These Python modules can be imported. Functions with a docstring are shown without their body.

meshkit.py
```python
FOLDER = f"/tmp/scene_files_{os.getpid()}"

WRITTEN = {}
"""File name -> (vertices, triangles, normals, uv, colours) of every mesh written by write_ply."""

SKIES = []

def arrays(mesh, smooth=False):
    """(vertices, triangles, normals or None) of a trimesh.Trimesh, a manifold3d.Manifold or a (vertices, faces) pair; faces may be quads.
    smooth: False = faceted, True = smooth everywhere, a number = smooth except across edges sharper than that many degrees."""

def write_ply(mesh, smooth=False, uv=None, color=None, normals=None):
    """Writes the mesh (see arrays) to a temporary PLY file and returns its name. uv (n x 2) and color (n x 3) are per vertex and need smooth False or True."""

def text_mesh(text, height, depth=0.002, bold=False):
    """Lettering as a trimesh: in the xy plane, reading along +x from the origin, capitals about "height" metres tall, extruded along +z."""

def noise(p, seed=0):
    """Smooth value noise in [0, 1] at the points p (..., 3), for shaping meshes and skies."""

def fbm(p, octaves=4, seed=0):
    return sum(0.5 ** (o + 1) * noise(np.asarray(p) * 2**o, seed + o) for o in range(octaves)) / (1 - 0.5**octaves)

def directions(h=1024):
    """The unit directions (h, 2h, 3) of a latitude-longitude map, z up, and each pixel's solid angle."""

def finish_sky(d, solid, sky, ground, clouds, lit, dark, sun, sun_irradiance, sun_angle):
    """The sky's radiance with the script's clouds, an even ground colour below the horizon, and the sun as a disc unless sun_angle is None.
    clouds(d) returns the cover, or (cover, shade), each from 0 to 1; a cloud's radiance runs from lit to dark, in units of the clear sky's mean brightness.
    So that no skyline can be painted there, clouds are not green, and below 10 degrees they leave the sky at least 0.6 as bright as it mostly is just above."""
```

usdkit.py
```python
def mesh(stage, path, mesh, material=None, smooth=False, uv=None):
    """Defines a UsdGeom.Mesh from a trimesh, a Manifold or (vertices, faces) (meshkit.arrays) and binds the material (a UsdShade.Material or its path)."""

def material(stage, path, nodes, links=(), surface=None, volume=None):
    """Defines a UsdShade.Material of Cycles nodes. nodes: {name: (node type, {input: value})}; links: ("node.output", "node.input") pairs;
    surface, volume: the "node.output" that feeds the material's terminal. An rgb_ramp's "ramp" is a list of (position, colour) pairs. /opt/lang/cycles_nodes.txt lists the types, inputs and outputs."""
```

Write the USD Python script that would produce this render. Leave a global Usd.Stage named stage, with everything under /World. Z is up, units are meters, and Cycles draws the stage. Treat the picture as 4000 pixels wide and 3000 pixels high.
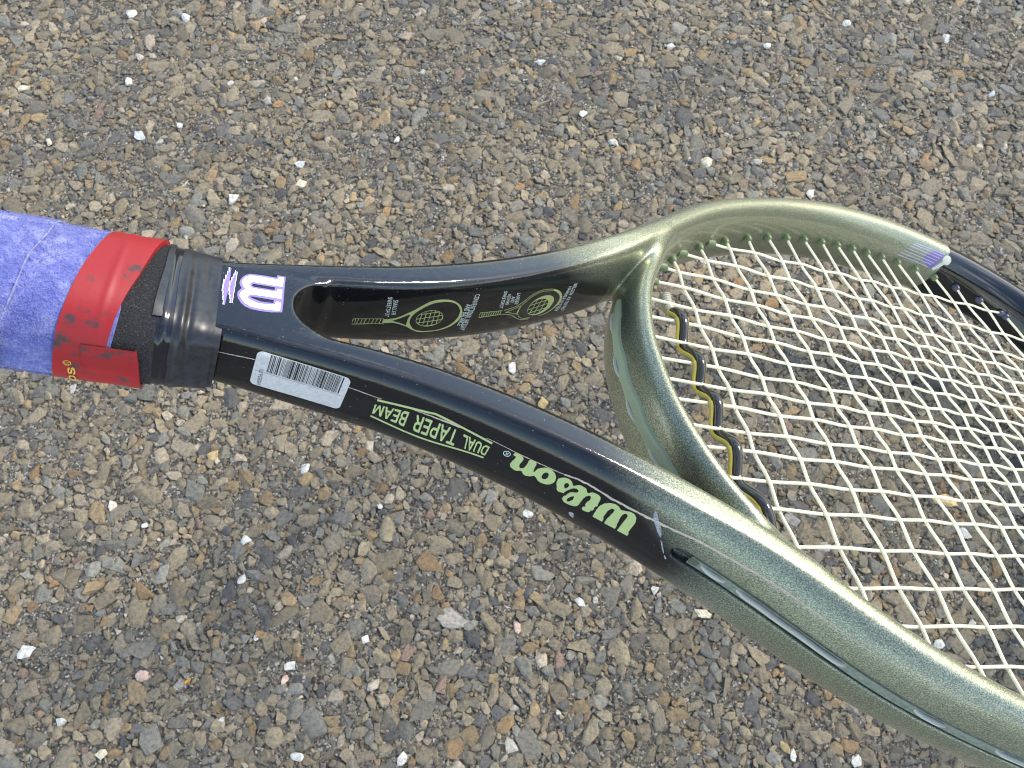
import math
import random

import numpy as np
import trimesh
from pxr import Gf, Sdf, Usd, UsdGeom, UsdLux, UsdShade, Vt
from scipy.interpolate import CubicSpline, PchipInterpolator
from scipy.spatial import ConvexHull, cKDTree
from shapely.geometry import LineString, Point, Polygon

import meshkit
import usdkit

random.seed(7)
rng = np.random.default_rng(7)
MM = 0.001
stage = Usd.Stage.CreateInMemory()
UsdGeom.SetStageUpAxis(stage, "Z")
UsdGeom.SetStageMetersPerUnit(stage, 1.0)
world = UsdGeom.Xform.Define(stage, "/World")
stage.SetDefaultPrim(world.GetPrim())
UsdGeom.Scope.Define(stage, "/World/Looks")

# ---------------------------------------------------------------- camera: a phone held over the racket, tipped 18 degrees from straight down
TILT = math.radians(18)
LIFT = 25.0  # how far the lowest point of the racket's head is held above the ground, in millimetres
CAM_AT = np.array([-107.664, -73.828, 435.412 + LIFT]) * MM
cam = UsdGeom.Camera.Define(stage, "/World/camera")
cam.CreateProjectionAttr("perspective")
cam.CreateHorizontalApertureAttr(36.0)
cam.CreateVerticalApertureAttr(27.0)
cam.CreateFocalLengthAttr(24.48)
cam.CreateClippingRangeAttr(Gf.Vec2f(0.01, 1000))
cam.CreateFStopAttr(48.0)
cam.CreateFocusDistanceAttr(0.205)
EXPOSURE = 1.4
cam.CreateExposureAttr(EXPOSURE)
ct_, st_ = math.cos(TILT), math.sin(TILT)
cam.AddTransformOp().Set(Gf.Matrix4d(1, 0, 0, 0, 0, ct_, st_, 0, 0, -st_, ct_, 0, *CAM_AT.tolist(), 1))

# ---------------------------------------------------------------- sky and a sun veiled by thin cloud, so that shadows have no edges
SUN_ELEV, SUN_AZ = math.radians(36), math.radians(62)  # azimuth from +y (the top of the picture) towards +x
SUN = np.array([math.sin(SUN_AZ) * math.cos(SUN_ELEV), math.cos(SUN_AZ) * math.cos(SUN_ELEV), math.sin(SUN_ELEV)])
sky_mat = usdkit.material(stage, "/World/Looks/sky", {
    "sky": ("sky_texture", {"sky_type": "single_scattering", "sun_disc": False, "sun_elevation": SUN_ELEV, "sun_rotation": SUN_AZ, "air_density": 1.0, "aerosol_density": 0.7}),
    "tc": ("texture_coordinate", {}),
    "map": ("mapping", {"scale": (1.0, 1.0, 2.2)}),
    "n": ("noise_texture", {"scale": 2.6, "detail": 6.0, "roughness": 0.58}),
    "cover": ("rgb_ramp", {"ramp": [(0.0, (0, 0, 0)), (0.55, (0, 0, 0)), (0.68, (0.8, 0.8, 0.8)), (1.0, (1, 1, 1))]}),
    "white": ("color", {"value": (12.0, 12.2, 12.6)}),
    "mix": ("mix", {}),
    "bg": ("background_shader", {"strength": 0.12}),
}, [("tc.generated", "map.vector"), ("map.vector", "n.vector"), ("n.fac", "cover.fac"), ("cover.color", "mix.fac"), ("sky.color", "mix.color1"), ("white.color", "mix.color2"), ("mix.color", "bg.color")], surface="bg.background")
dome = UsdLux.DomeLight.Define(stage, "/World/sky")
dome.GetPrim().SetCustomDataByKey("kind", "structure")
UsdShade.MaterialBindingAPI.Apply(dome.GetPrim()).Bind(sky_mat)
sun = UsdLux.DistantLight.Define(stage, "/World/sun")
sun.CreateIntensityAttr(0.4)
sun.CreateAngleAttr(11.0)
sun.CreateColorAttr(Gf.Vec3f(1.0, 0.935, 0.82))
sun.GetPrim().CreateAttribute("inputs:normalize", Sdf.ValueTypeNames.Bool).Set(True)
_x = np.cross([0, 0, 1.0], SUN)
_x /= np.linalg.norm(_x)
_y = np.cross(SUN, _x)
sun.AddTransformOp().Set(Gf.Matrix4d(*_x.tolist(), 0, *_y.tolist(), 0, *SUN.tolist(), 0, 0, 0, 5, 1))

# ---------------------------------------------------------------- helpers
TAKEN = {}


def path_of(name, parent="/World"):
    k = TAKEN.get((parent, name), -1) + 1
    TAKEN[(parent, name)] = k
    return f"{parent}/{name}" + (f"_{k:03d}" if k else "")


def put(name, V, F, material, parent, normals=None, smooth=None, **primvars):
    """One Mesh prim. V in millimetres of its parent's space."""
    V, F = np.asarray(V, float), np.asarray(F, int)
    if normals is None and smooth is not None:
        V, F, normals = meshkit.arrays((V, F), smooth)
    path = path_of(name, parent)
    m = UsdGeom.Mesh.Define(stage, path)
    m.CreatePointsAttr(Vt.Vec3fArray.FromNumpy((V * MM).astype(np.float32)))
    m.CreateFaceVertexCountsAttr(Vt.IntArray.FromNumpy(np.full(len(F), F.shape[1], np.int32)))
    m.CreateFaceVertexIndicesAttr(Vt.IntArray.FromNumpy(F.astype(np.int32).ravel()))
    m.CreateSubdivisionSchemeAttr("none")
    if normals is not None:
        m.CreateNormalsAttr(Vt.Vec3fArray.FromNumpy(np.asarray(normals, np.float32)))
        m.SetNormalsInterpolation("vertex")
    api = UsdGeom.PrimvarsAPI(m)
    for k, v in primvars.items():
        v = np.asarray(v, np.float32)
        if v.ndim == 1:
            api.CreatePrimvar(k, Sdf.ValueTypeNames.FloatArray, "vertex").Set(Vt.FloatArray.FromNumpy(v))
        else:
            api.CreatePrimvar(k, Sdf.ValueTypeNames.Color3fArray, "vertex").Set(Vt.Vec3fArray.FromNumpy(v))
    UsdShade.MaterialBindingAPI.Apply(m.GetPrim()).Bind(material)
    return path


def mark(path, **data):
    p = stage.GetPrimAtPath(path)
    for k, v in data.items():
        p.SetCustomDataByKey(k, v)


def lin(r, g, b):
    """sRGB 0..255 to linear."""
    c = np.array([r, g, b]) / 255.0
    return tuple(np.where(c < 0.04045, c / 12.92, ((c + 0.055) / 1.055) ** 2.4).tolist())


def plain(name, color, rough=0.5, metallic=0.0, spec=0.5, bump=0.0, scale=2000.0, vary=0.0, coat=0.0, **more):
    """A principled material with a little procedural variation of its colour and relief."""
    dark = tuple(c * (1 - vary) for c in color)
    light = tuple(min(1.0, c * (1 + vary)) for c in color)
    return usdkit.material(stage, f"/World/Looks/{name}", {
        "g": ("geometry", {}),
        "n": ("noise_texture", {"scale": scale, "detail": 3.0}),
        "r": ("rgb_ramp", {"ramp": [(0.3, dark), (0.7, light)]}),
        "b": ("bump", {"strength": bump, "distance": 0.0003}),
        "p": ("principled_bsdf", {"roughness": rough, "metallic": metallic, "specular_ior_level": spec, "coat_weight": coat, **more}),
    }, [("g.position", "n.vector"), ("n.fac", "r.fac"), ("r.color", "p.base_color"), ("n.fac", "b.height"), ("b.normal", "p.normal")], surface="p.BSDF")


def tube(P, r, sides=8, caps=True):
    """A round tube along the points P (n, 3); r: radius or one per point."""
    P = np.asarray(P, float)
    n = len(P)
    r = np.broadcast_to(r, n)
    T = np.gradient(P, axis=0)
    T /= np.linalg.norm(T, axis=1)[:, None]
    up = np.array([0, 0, 1.0]) if abs(T[:, 2]).mean() < 0.8 else np.array([1.0, 0, 0])
    A = np.cross(T, up)
    A /= np.linalg.norm(A, axis=1)[:, None]
    B = np.cross(A, T)
    t = np.arange(sides) / sides * 2 * np.pi
    V = (P[:, None] + r[:, None, None] * (A[:, None] * np.cos(t)[:, None] + B[:, None] * np.sin(t)[:, None])).reshape(-1, 3)
    i = np.arange(n - 1)[:, None] * sides + np.arange(sides)
    j = np.arange(n - 1)[:, None] * sides + (np.arange(sides) + 1) % sides
    F = np.concatenate([np.stack([i, j + sides, j], -1).reshape(-1, 3), np.stack([i, i + sides, j + sides], -1).reshape(-1, 3)])
    N = (V.reshape(n, sides, 3) - P[:, None]).reshape(-1, 3)
    N /= np.linalg.norm(N, axis=1)[:, None] + 1e-12
    if caps:
        k = len(V)
        V = np.vstack([V, P[0], P[-1]])
        N = np.vstack([N, -T[0], T[-1]])
        a = np.arange(sides)
        b = (a + 1) % sides
        e = (n - 1) * sides
        F = np.vstack([F, np.c_[a, b, np.full(sides, k)], np.c_[e + b, e + a, np.full(sides, k + 1)]])
    return V, F, N


def joined(parts):
    V, F, n = [], [], 0
    for p in parts:
        V.append(p[0])
        F.append(np.asarray(p[1]) + n)
        n += len(p[0])
    return np.vstack(V), np.vstack(F)


# ---------------------------------------------------------------- the asphalt: a dark binder with its stones
tint_mat = usdkit.material(stage, "/World/Looks/stone", {
    "g": ("geometry", {}),
    "t": ("attribute", {"attribute": "tint"}),
    "n1": ("noise_texture", {"scale": 420.0, "detail": 5.0, "roughness": 0.65}),
    "r1": ("rgb_ramp", {"ramp": [(0.28, (0.5, 0.51, 0.54)), (0.5, (0.98, 0.98, 0.98)), (0.72, (1.35, 1.28, 1.12))]}),
    "m1": ("mix", {"mix_type": "multiply", "fac": 1.0}),
    "n2": ("noise_texture", {"scale": 2600.0, "detail": 3.0, "roughness": 0.7}),
    "r2": ("rgb_ramp", {"ramp": [(0.25, (0.4, 0.4, 0.42)), (0.5, (1.0, 1.0, 1.0)), (0.75, (1.7, 1.65, 1.55))]}),
    "m2": ("mix", {"mix_type": "multiply", "fac": 0.8}),
    "h": ("math", {"math_type": "add"}),
    "b": ("bump", {"strength": 0.8, "distance": 0.0012}),
    "p": ("principled_bsdf", {"roughness": 0.72, "specular_ior_level": 0.35}),
}, [("g.position", "n1.vector"), ("g.position", "n2.vector"), ("n1.fac", "r1.fac"), ("n2.fac", "r2.fac"), ("t.color", "m1.color1"), ("r1.color", "m1.color2"), ("m1.color", "m2.color1"), ("r2.color", "m2.color2"),
    ("m2.color", "p.base_color"), ("n1.fac", "h.value1"), ("n2.fac", "h.value2"), ("h.value", "b.height"), ("b.normal", "p.normal")], surface="p.BSDF")
binder_mat = usdkit.material(stage, "/World/Looks/binder", {
    "g": ("geometry", {}),
    "v": ("voronoi_texture", {"scale": 850.0}),
    "sep": ("separate_color", {}),
    "vr": ("rgb_ramp", {"ramp": [(0.0, (0.06, 0.056, 0.05)), (0.3, (0.13, 0.117, 0.096)), (0.6, (0.23, 0.2, 0.155)), (0.85, (0.31, 0.275, 0.215)), (0.95, (0.52, 0.49, 0.43)), (1.0, (0.7, 0.68, 0.62))]}),
    "n": ("noise_texture", {"scale": 260.0, "detail": 6.0, "roughness": 0.7}),
    "nr": ("rgb_ramp", {"ramp": [(0.3, (0.4, 0.4, 0.4)), (0.7, (1.15, 1.1, 1.02))]}),
    "m": ("mix", {"mix_type": "multiply", "fac": 1.0}),
    "n3": ("noise_texture", {"scale": 1500.0, "detail": 4.0, "roughness": 0.75}),
    "b": ("bump", {"strength": 0.9, "distance": 0.0015}),
    "p": ("principled_bsdf", {"roughness": 0.75, "specular_ior_level": 0.3}),
}, [("g.position", "v.vector"), ("g.position", "n.vector"), ("g.position", "n3.vector"), ("v.color", "sep.color"), ("sep.r", "vr.fac"), ("vr.color", "m.color1"), ("n.fac", "nr.fac"), ("nr.color", "m.color2"), ("m.color", "p.base_color"), ("n3.fac", "b.height"), ("b.normal", "p.normal")], surface="p.BSDF")

G = 1 + LIFT / 435.412  # the sizes below were measured for a head that just touches the ground
CX, CY = -107.664, -73.828  # below the camera
X0, X1, Y0, Y1 = CX - 600 * G, CX + 600 * G, CY - 270 * G, CY + 640 * G  # the part of the ground that the camera can see, and a margin


def in_view(x, y, pad=25.0):
    x, y = CX + (x - CX) / G, CY + (y - CY) / G
    k = (y + 157.5) / 548.6
    return (y > -157.5 - pad) & (y < 391 + pad) & (x > -393 - 125 * k - pad) & (x < 178 + 125 * k + pad)


ground = UsdGeom.Xform.Define(stage, "/World/asphalt_ground").GetPath().pathString
mark(ground, kind="structure", label="worn brown grey asphalt full of exposed stones", category="asphalt")
gx, gy = np.linspace(X0, X1, 480), np.linspace(Y0, Y1, 365)
GX, GY = np.meshgrid(gx, gy, indexing="ij")
GZ = (meshkit.fbm(np.stack([GX / 9, GY / 9, 0 * GX], -1), 4, 3) - 0.5) * 2.1 - 1.4
edge = np.minimum(np.minimum(GX - X0, X1 - GX), np.minimum(GY - Y0, Y1 - GY))
GZ = np.where(edge < 1, -2.0, GZ)
ii = (np.arange(len(gx) - 1)[:, None] * len(gy) + np.arange(len(gy) - 1)).ravel()
put("binder", np.stack([GX, GY, GZ], -1).reshape(-1, 3), np.c_[ii, ii + len(gy), ii + len(gy) + 1, ii + 1], binder_mat, ground, smooth=None)
far = 400000.0
fx, fy = [-far, X0, X1, far], [-far, Y0, Y1, far]
FV = np.array([(x, y, -2.0) for x in fx for y in fy])
FF = [(i * 4 + j, i * 4 + 4 + j, i * 4 + 5 + j, i * 4 + 1 + j) for i in range(3) for j in range(3) if (i, j) != (1, 1)]
far_mat = usdkit.material(stage, "/World/Looks/far_asphalt", {
    "g": ("geometry", {}),
    "v": ("voronoi_texture", {"scale": 130.0}),
    "sep": ("separate_color", {}),
    "r": ("rgb_ramp", {"ramp": [(0.0, (0.07, 0.07, 0.075)), (0.25, (0.15, 0.14, 0.125)), (0.5, (0.2, 0.175, 0.14)), (0.75, (0.26, 0.225, 0.17)), (0.92, (0.32, 0.26, 0.18)), (1.0, (0.6, 0.57, 0.5))]}),
    "dr": ("rgb_ramp", {"ramp": [(0.25, (1, 1, 1)), (0.6, (0.35, 0.34, 0.33))]}),
    "n": ("noise_texture", {"scale": 1400.0, "detail": 4.0, "roughness": 0.75}),
    "nr": ("rgb_ramp", {"ramp": [(0.3, (0.5, 0.5, 0.5)), (0.7, (1.4, 1.38, 1.3))]}),
    "m": ("mix", {"mix_type": "multiply", "fac": 1.0}),
    "m2": ("mix", {"mix_type": "multiply", "fac": 1.0}),
    "b": ("bump", {"strength": 0.8, "distance": 0.003, "invert": True}),
    "p": ("principled_bsdf", {"roughness": 0.8, "specular_ior_level": 0.3}),
}, [("g.position", "v.vector"), ("g.position", "n.vector"), ("v.color", "sep.color"), ("sep.r", "r.fac"), ("v.distance", "dr.fac"), ("n.fac", "nr.fac"), ("r.color", "m.color1"), ("dr.color", "m.color2"), ("m.color", "m2.color1"), ("nr.color", "m2.color2"),
    ("m2.color", "p.base_color"), ("v.distance", "b.height"), ("b.normal", "p.normal")], surface="p.BSDF")
put("far_surface", FV, FF, far_mat, ground)


def rock(n, flat, rr):
    """A crushed stone of radius about 1: the hull of scattered points, its top worn flatter."""
    d = rr.normal(size=(n, 3))
    d /= np.linalg.norm(d, axis=1)[:, None]
    d *= rr.uniform(0.82, 1.1, (n, 1))
    d *= [1.0, rr.uniform(0.58, 0.95), rr.uniform(0.5, 0.75)]
    top = flat * d[:, 2].max()
    hi = d[:, 2] > top
    d[hi, 2] = top + (d[hi, 2] - top) * 0.25
    h = ConvexHull(d)
    F = h.simplices.copy()
    V = d - 0
    c = V[F].mean(1)
    nrm = np.cross(V[F[:, 1]] - V[F[:, 0]], V[F[:, 2]] - V[F[:, 0]])
    flip = (nrm * (c - V.mean(0))).sum(1) < 0
    F[flip] = F[flip][:, [0, 2, 1]]
    used, inv = np.unique(F, return_inverse=True)
    V, F = V[used], inv.reshape(-1, 3)
    V = V - [0, 0, V[:, 2].max()]
    return V, F


def rough(V, F, rr, amp=0.05):
    """The same stone with chipped, uneven faces."""
    for _ in range(2):
        V, F = trimesh.remesh.subdivide(V, F)
    V = np.array(V)
    n = meshkit.fbm(V * 2.3 + rr.uniform(0, 50, 3), 3, 5) - 0.5
    m = V.mean(0)
    return V + (V - m) * (n * amp * 4)[:, None], np.array(F)


rr = np.random.default_rng(21)
ROCKS = [rock(rr.integers(12, 22), rr.uniform(0.45, 0.8), rr) for _ in range(70)]
ROUGH = [rough(*r, rr) for r in ROCKS[:40]]
SMALL = [rock(9, 0.7, rr) for _ in range(30)]
PALETTE = [((146, 132, 108), 30), ((158, 143, 116), 24), ((134, 124, 106), 22), ((122, 117, 107), 14), ((104, 102, 100), 7), ((84, 84, 88), 5), ((162, 136, 98), 9), ((152, 120, 82), 3), ((130, 129, 120), 8), ((142, 140, 132), 4), ((174, 158, 132), 6), ((194, 176, 152), 2.0), ((222, 216, 204), 0.7), ((214, 200, 176), 1.0), ((172, 130, 84), 0.5), ((150, 120, 104), 0.8)]
PC = np.array([lin(*(np.array(c) * 0.68 + np.array([137, 128, 109]) * 0.32)) for c, _ in PALETTE])
PW = np.array([w for _, w in PALETTE], float)
PW /= PW.sum()

# stones that catch the eye in the photograph, at their places on the ground (x, y, half size in mm, tone)
TONES = {"w": lin(226, 223, 212), "c": lin(232, 218, 190), "g": lin(214, 218, 214), "p": lin(222, 190, 170), "o": lin(222, 160, 70), "y": lin(206, 178, 126), "s": lin(222, 194, 140)}
SINGLE = [(-368, 374, 6.9, "w"), (-411, 378, 5.3, "w"), (-401, 311, 4.3, "w"), (-323, 310, 3.5, "w"), (-480, 305, 4.3, "c"), (-452, 256, 3.4, "c"), (-356, 271, 3.3, "w"), (-385, 263, 5.7, "g"), (-262, 237, 5.3, "w"), (-261, 221, 4.5, "c"), (-309, 208, 5.2, "w"), (-193, 258, 3.0, "w"), (-54, 282, 4.2, "w"), (35, 239, 4.9, "c"), (26, 158, 3.6, "c"), (-86, 330, 4.4, "w"), (16, 345, 3.6, "w"), (92, 346, 4.0, "w"), (108, 212, 4.1, "w"), (-392, -97, 4.9, "w"), (-322, -110, 5.3, "p"), (-295, -113, 2.7, "o"), (-298, 20, 4.6, "y"), (-107, 79, 4.2, "w"), (6, -76, 5.2, "c"), (-22, -62, 3.4, "w"), (-67, -69, 4.0, "w"), (-105, -83, 3.9, "p"), (-98, -17, 3.8, "w"), (-239, 12, 4.2, "w"), (-236, -104, 3.9, "w"), (-239, -112, 3.0, "p"), (-194, -90, 2.6, "w"), (-169, -154, 5.4, "w"), (-228, -152, 4.3, "w"), (46, -147, 4.9, "y"), (85, -154, 3.4, "w"), (162, -10, 8.6, "s"), (171, -29, 4.1, "w"), (143, -93, 3.3, "w"), (-271, -56, 4.0, "w"), (-271, -33, 3.8, "w"), (-334, -24, 2.4, "w"), (34, -75, 4.3, "w"), (50, -151, 3.2, "w"), (-189, -12, 2.5, "w"), (-113, 50, 3.0, "p"), (-88, 54, 5.0, "y"), (-272, -133, 2.6, "w"), (-338, -151, 3.4, "c"), (-364, -134, 3.2, "w"), (258, 299, 3.9, "g"), (233, 353, 4.4, "w"), (157, 368, 3.6, "w"), (-258, -89, 2.4, "w")]

# scatter, large stones first
PX = [(CX + (x - CX) * G, CY + (y - CY) * G) for x, y, _, _ in SINGLE]
PR = [r * G for _, _, r, _ in SINGLE]
PT = [TONES[t] for *_, t in SINGLE]
LEVELS = [(9.0, 12.5, 900, 0.72), (6.5, 9.0, 4500, 0.68), (4.6, 6.5, 18000, 0.66), (3.1, 4.6, 52000, 0.64), (1.9, 3.1, 130000, 0.66), (1.1, 1.9, 150000, 0.7)]
for lo, hi, tries, tight in LEVELS:
    pad = 150 if lo > 4 else 60 if lo > 3 else 30
    bx = (max(X0, CX - (415 + pad) * G), min(X1, CX + (415 + pad) * G), max(Y0, CY - (85 + pad) * G), min(Y1, CY + (466 + pad) * G))
    tries = int(tries * (bx[1] - bx[0]) * (bx[3] - bx[2]) / (700.0 * 955 * G * G))
    c = np.c_[rng.uniform(bx[0] + 12, bx[1] - 12, tries), rng.uniform(bx[2] + 12, bx[3] - 12, tries)]
    c = c[in_view(c[:, 0], c[:, 1], pad)]
    r = rng.uniform(lo, hi, len(c))
    old, oldr = np.array(PX), np.array(PR)
    t = cKDTree(old)
    ok = np.ones(len(c), bool)
    for q, near_ in enumerate(t.query_ball_point(c, r + oldr.max())):
        if near_:
            d = np.hypot(*(old[near_] - c[q]).T)
            ok[q] = (d > tight * 0.85 * (r[q] + oldr[near_])).all()
    c, r = c[ok], r[ok]
    keep, cells = np.zeros(len(c), bool), {}
    size = 2 * hi
    for q in range(len(c)):
        k = (int(c[q, 0] // size), int(c[q, 1] // size))
        good = True
        for a in (-1, 0, 1):
            for b in (-1, 0, 1):
                for z in cells.get((k[0] + a, k[1] + b), ()):
                    if math.hypot(c[q, 0] - c[z, 0], c[q, 1] - c[z, 1]) < tight * 0.85 * (r[q] + r[z]):
                        good = False
                        break
                if not good:
                    break
            if not good:
                break
        if good:
            keep[q] = True
            cells.setdefault(k, []).append(q)
    c, r = c[keep], r[keep]
    tone = PC[rng.choice(len(PC), len(c), p=PW)] * rng.uniform(0.75, 1.2, (len(c), 1))
    if lo > 5:  # the largest stones are never the pale ones
        pale = tone.mean(1) > 0.4
        tone[pale] = PC[rng.integers(0, 4, pale.sum())]
    PX += c.tolist()
    PR += r.tolist()
    PT += tone.tolist()
PX, PR, PT = np.array(PX), np.array(PR), np.array(PT)
clump = meshkit.fbm(np.c_[PX / 55.0, 0 * PR], 3, 17)[:, None] - 0.5  # patches that are a little browner or greyer, higher or more worn away
PT[len(SINGLE):] *= (1 + clump * [0.6, 0.55, 0.45])[len(SINGLE):]
depth_px = PR / np.hypot(PX[:, 0] - CX, np.hypot(PX[:, 1] - CY, 435.4 + LIFT))
seen = in_view(PX[:, 0], PX[:, 1], -4)
order = np.argsort(-np.where(seen, depth_px, 0))
n_single = len(SINGLE)
largest = set(range(n_single)) | set(order[: 300 - n_single].tolist())
largest = set(list(largest)[:300])
stuffV, stuffF, stuffT, count = [], [], [], 0


def placed(V, r, x, y, rr_):
    a = rr_.uniform(0, 2 * np.pi)
    tx, ty = rr_.normal(0, 0.07, 2)
    Ry = np.array([[math.cos(a), -math.sin(a), 0], [math.sin(a), math.cos(a), 0], [0, 0, 1]])
    T = np.array([[1, 0, 0], [0, 1, 0], [tx, ty, 1]])
    W = (V * r) @ Ry.T @ T.T
    return W + [x, y, 0]


for q in range(len(PX)):
    r = PR[q]
    lift = rng.uniform(-0.75, 0.5) + (0.0 if r > 2 else -0.5 + 0.35 * r)
    if q < n_single:
        lift = 0.9
    if q in largest:
        V, F = ROUGH[q % len(ROUGH)]
    elif r > 2.6:
        V, F = ROCKS[q % len(ROCKS)]
    else:
        V, F = SMALL[q % len(SMALL)]
    W = placed(V, r * 1.08, *PX[q], rng) + [0, 0, lift + (0.2 if r > 4 else 0) + (0.7 * clump[q, 0] if q >= n_single else 0)]
    if q in largest:
        W, F2, N = meshkit.arrays((W, F), 40)
        put("stone", W, F2, tint_mat, ground, normals=N, tint=np.tile(PT[q], (len(W), 1)))
    else:
        stuffV.append(W)
        stuffF.append(F + count)
        stuffT.append(np.tile(PT[q], (len(W), 1)))
        count += len(W)
p_ = put("small_stones", np.vstack(stuffV), np.vstack(stuffF), tint_mat, ground, tint=np.vstack(stuffT))
mark(p_, kind="stuff")


# ---------------------------------------------------------------- racket shape (millimetres, racket space: x to the tip, y across, z out of the strings)
KX = np.array([-205, -187, -165, -125, -90, -55, -15, 30, 80, 140, 200, 250, 290, 317, 328.0])
KY = np.array([9.1, 12.4, 16.6, 29.4, 46.2, 67.8, 96.6, 119.0, 135.5, 143.4, 138.5, 121.5, 92.0, 52.0, 0.0])
KA = np.array([4.4, 4.7, 5.6, 6.6, 7.0, 7.3, 7.2, 7.1, 8.0, 8.9, 8.9, 8.9, 8.9, 8.9, 8.9])
KB = np.array([11.9, 12.7, 13.8, 15.7, 17.4, 18.8, 18.4, 17.9, 17.7, 17.6, 16.6, 15.6, 15.0, 15.0, 15.0])
KP = np.array([2.9, 3.0, 3.1, 3.0, 2.8, 2.6, 2.5, 2.4, 2.4, 2.4, 2.4, 2.4, 2.4, 2.4, 2.4])


def _centreline():
    x = np.r_[-260.0, -232.0, KX]
    y = np.r_[5.0, 5.8, KY]
    a, b, p = (np.r_[k[0], k[0], k] for k in (KA, KB, KP))
    b[:2] = 10.8
    X, Y = np.r_[x, x[-2::-1]], np.r_[y, -y[-2::-1]]
    A, B, Q = (np.r_[k, k[-2::-1]] for k in (a, b, p))
    s = np.r_[0, np.cumsum(np.hypot(np.diff(X), np.diff(Y)))]
    t = np.arange(0, s[-1], 0.12)
    cx, cy = CubicSpline(s, X), CubicSpline(s, Y)
    P = np.c_[cx(t), cy(t)]
    T = np.c_[cx(t, 1), cy(t, 1)]
    T /= np.linalg.norm(T, axis=1)[:, None]
    N = np.c_[-T[:, 1], T[:, 0]]  # outward on both sides (the path runs up the +y side and back down the -y side)
    sm = lambda v: PchipInterpolator(s, v)(t)
    return dict(P=P, T=T, N=N, a=sm(A), b=sm(B), p=sm(Q), s=t, tree=cKDTree(P))


def _barline():
    yk = np.array([0, 15, 30, 45, 60, 82, 93.5])
    xk = np.array([-71.3, -70.3, -66.6, -60.3, -50.9, -36.0, -20.0])
    X, Y = np.r_[xk[:0:-1], xk], np.r_[-yk[:0:-1], yk]
    s = np.r_[0, np.cumsum(np.hypot(np.diff(X), np.diff(Y)))]
    t = np.arange(0, s[-1], 0.12)
    cx, cy = CubicSpline(s, X), CubicSpline(s, Y)
    P, T = np.c_[cx(t), cy(t)], np.c_[cx(t, 1), cy(t, 1)]
    T /= np.linalg.norm(T, axis=1)[:, None]
    N = np.c_[-T[:, 1], T[:, 0]]  # towards the handle
    n = len(t)
    fade = np.clip((94.5 - np.abs(P[:, 1])) / 22, 0.12, 1)  # the ends die away inside the rim
    return dict(P=P, T=T, N=N, a=4.7 * fade, b=14.2 * fade, p=np.full(n, 2.4), s=P[:, 1], tree=cKDTree(P))


RIM, BAR = _centreline(), _barline()


def near(c, xy):
    _, i = c["tree"].query(xy, workers=-1)
    d = xy - c["P"][i]
    n = (d * c["N"][i]).sum(-1)
    t = (d * c["T"][i]).sum(-1)
    end = (i == 0) | (i == len(c["P"]) - 1)
    return i, n, np.where(end, np.abs(t), -40.0)


def profile(n, z, a, b, p):
    r = np.hypot(n, z) + 1e-6
    q = ((np.abs(n) / a) ** p + (np.abs(z) / b) ** p) ** (1 / p) + 1e-9
    return np.maximum(r * (1 - 1 / q), -np.minimum(a, b))


def smin(a, b, k):
    h = np.clip(0.5 + 0.5 * (b - a) / k, 0, 1)
    return b + (a - b) * h - k * h * (1 - h)


GROOVE0 = 196.0  # arc length where the string groove begins on the rim


def smax(a, b, k):
    return -smin(-a, -b, k)




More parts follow.
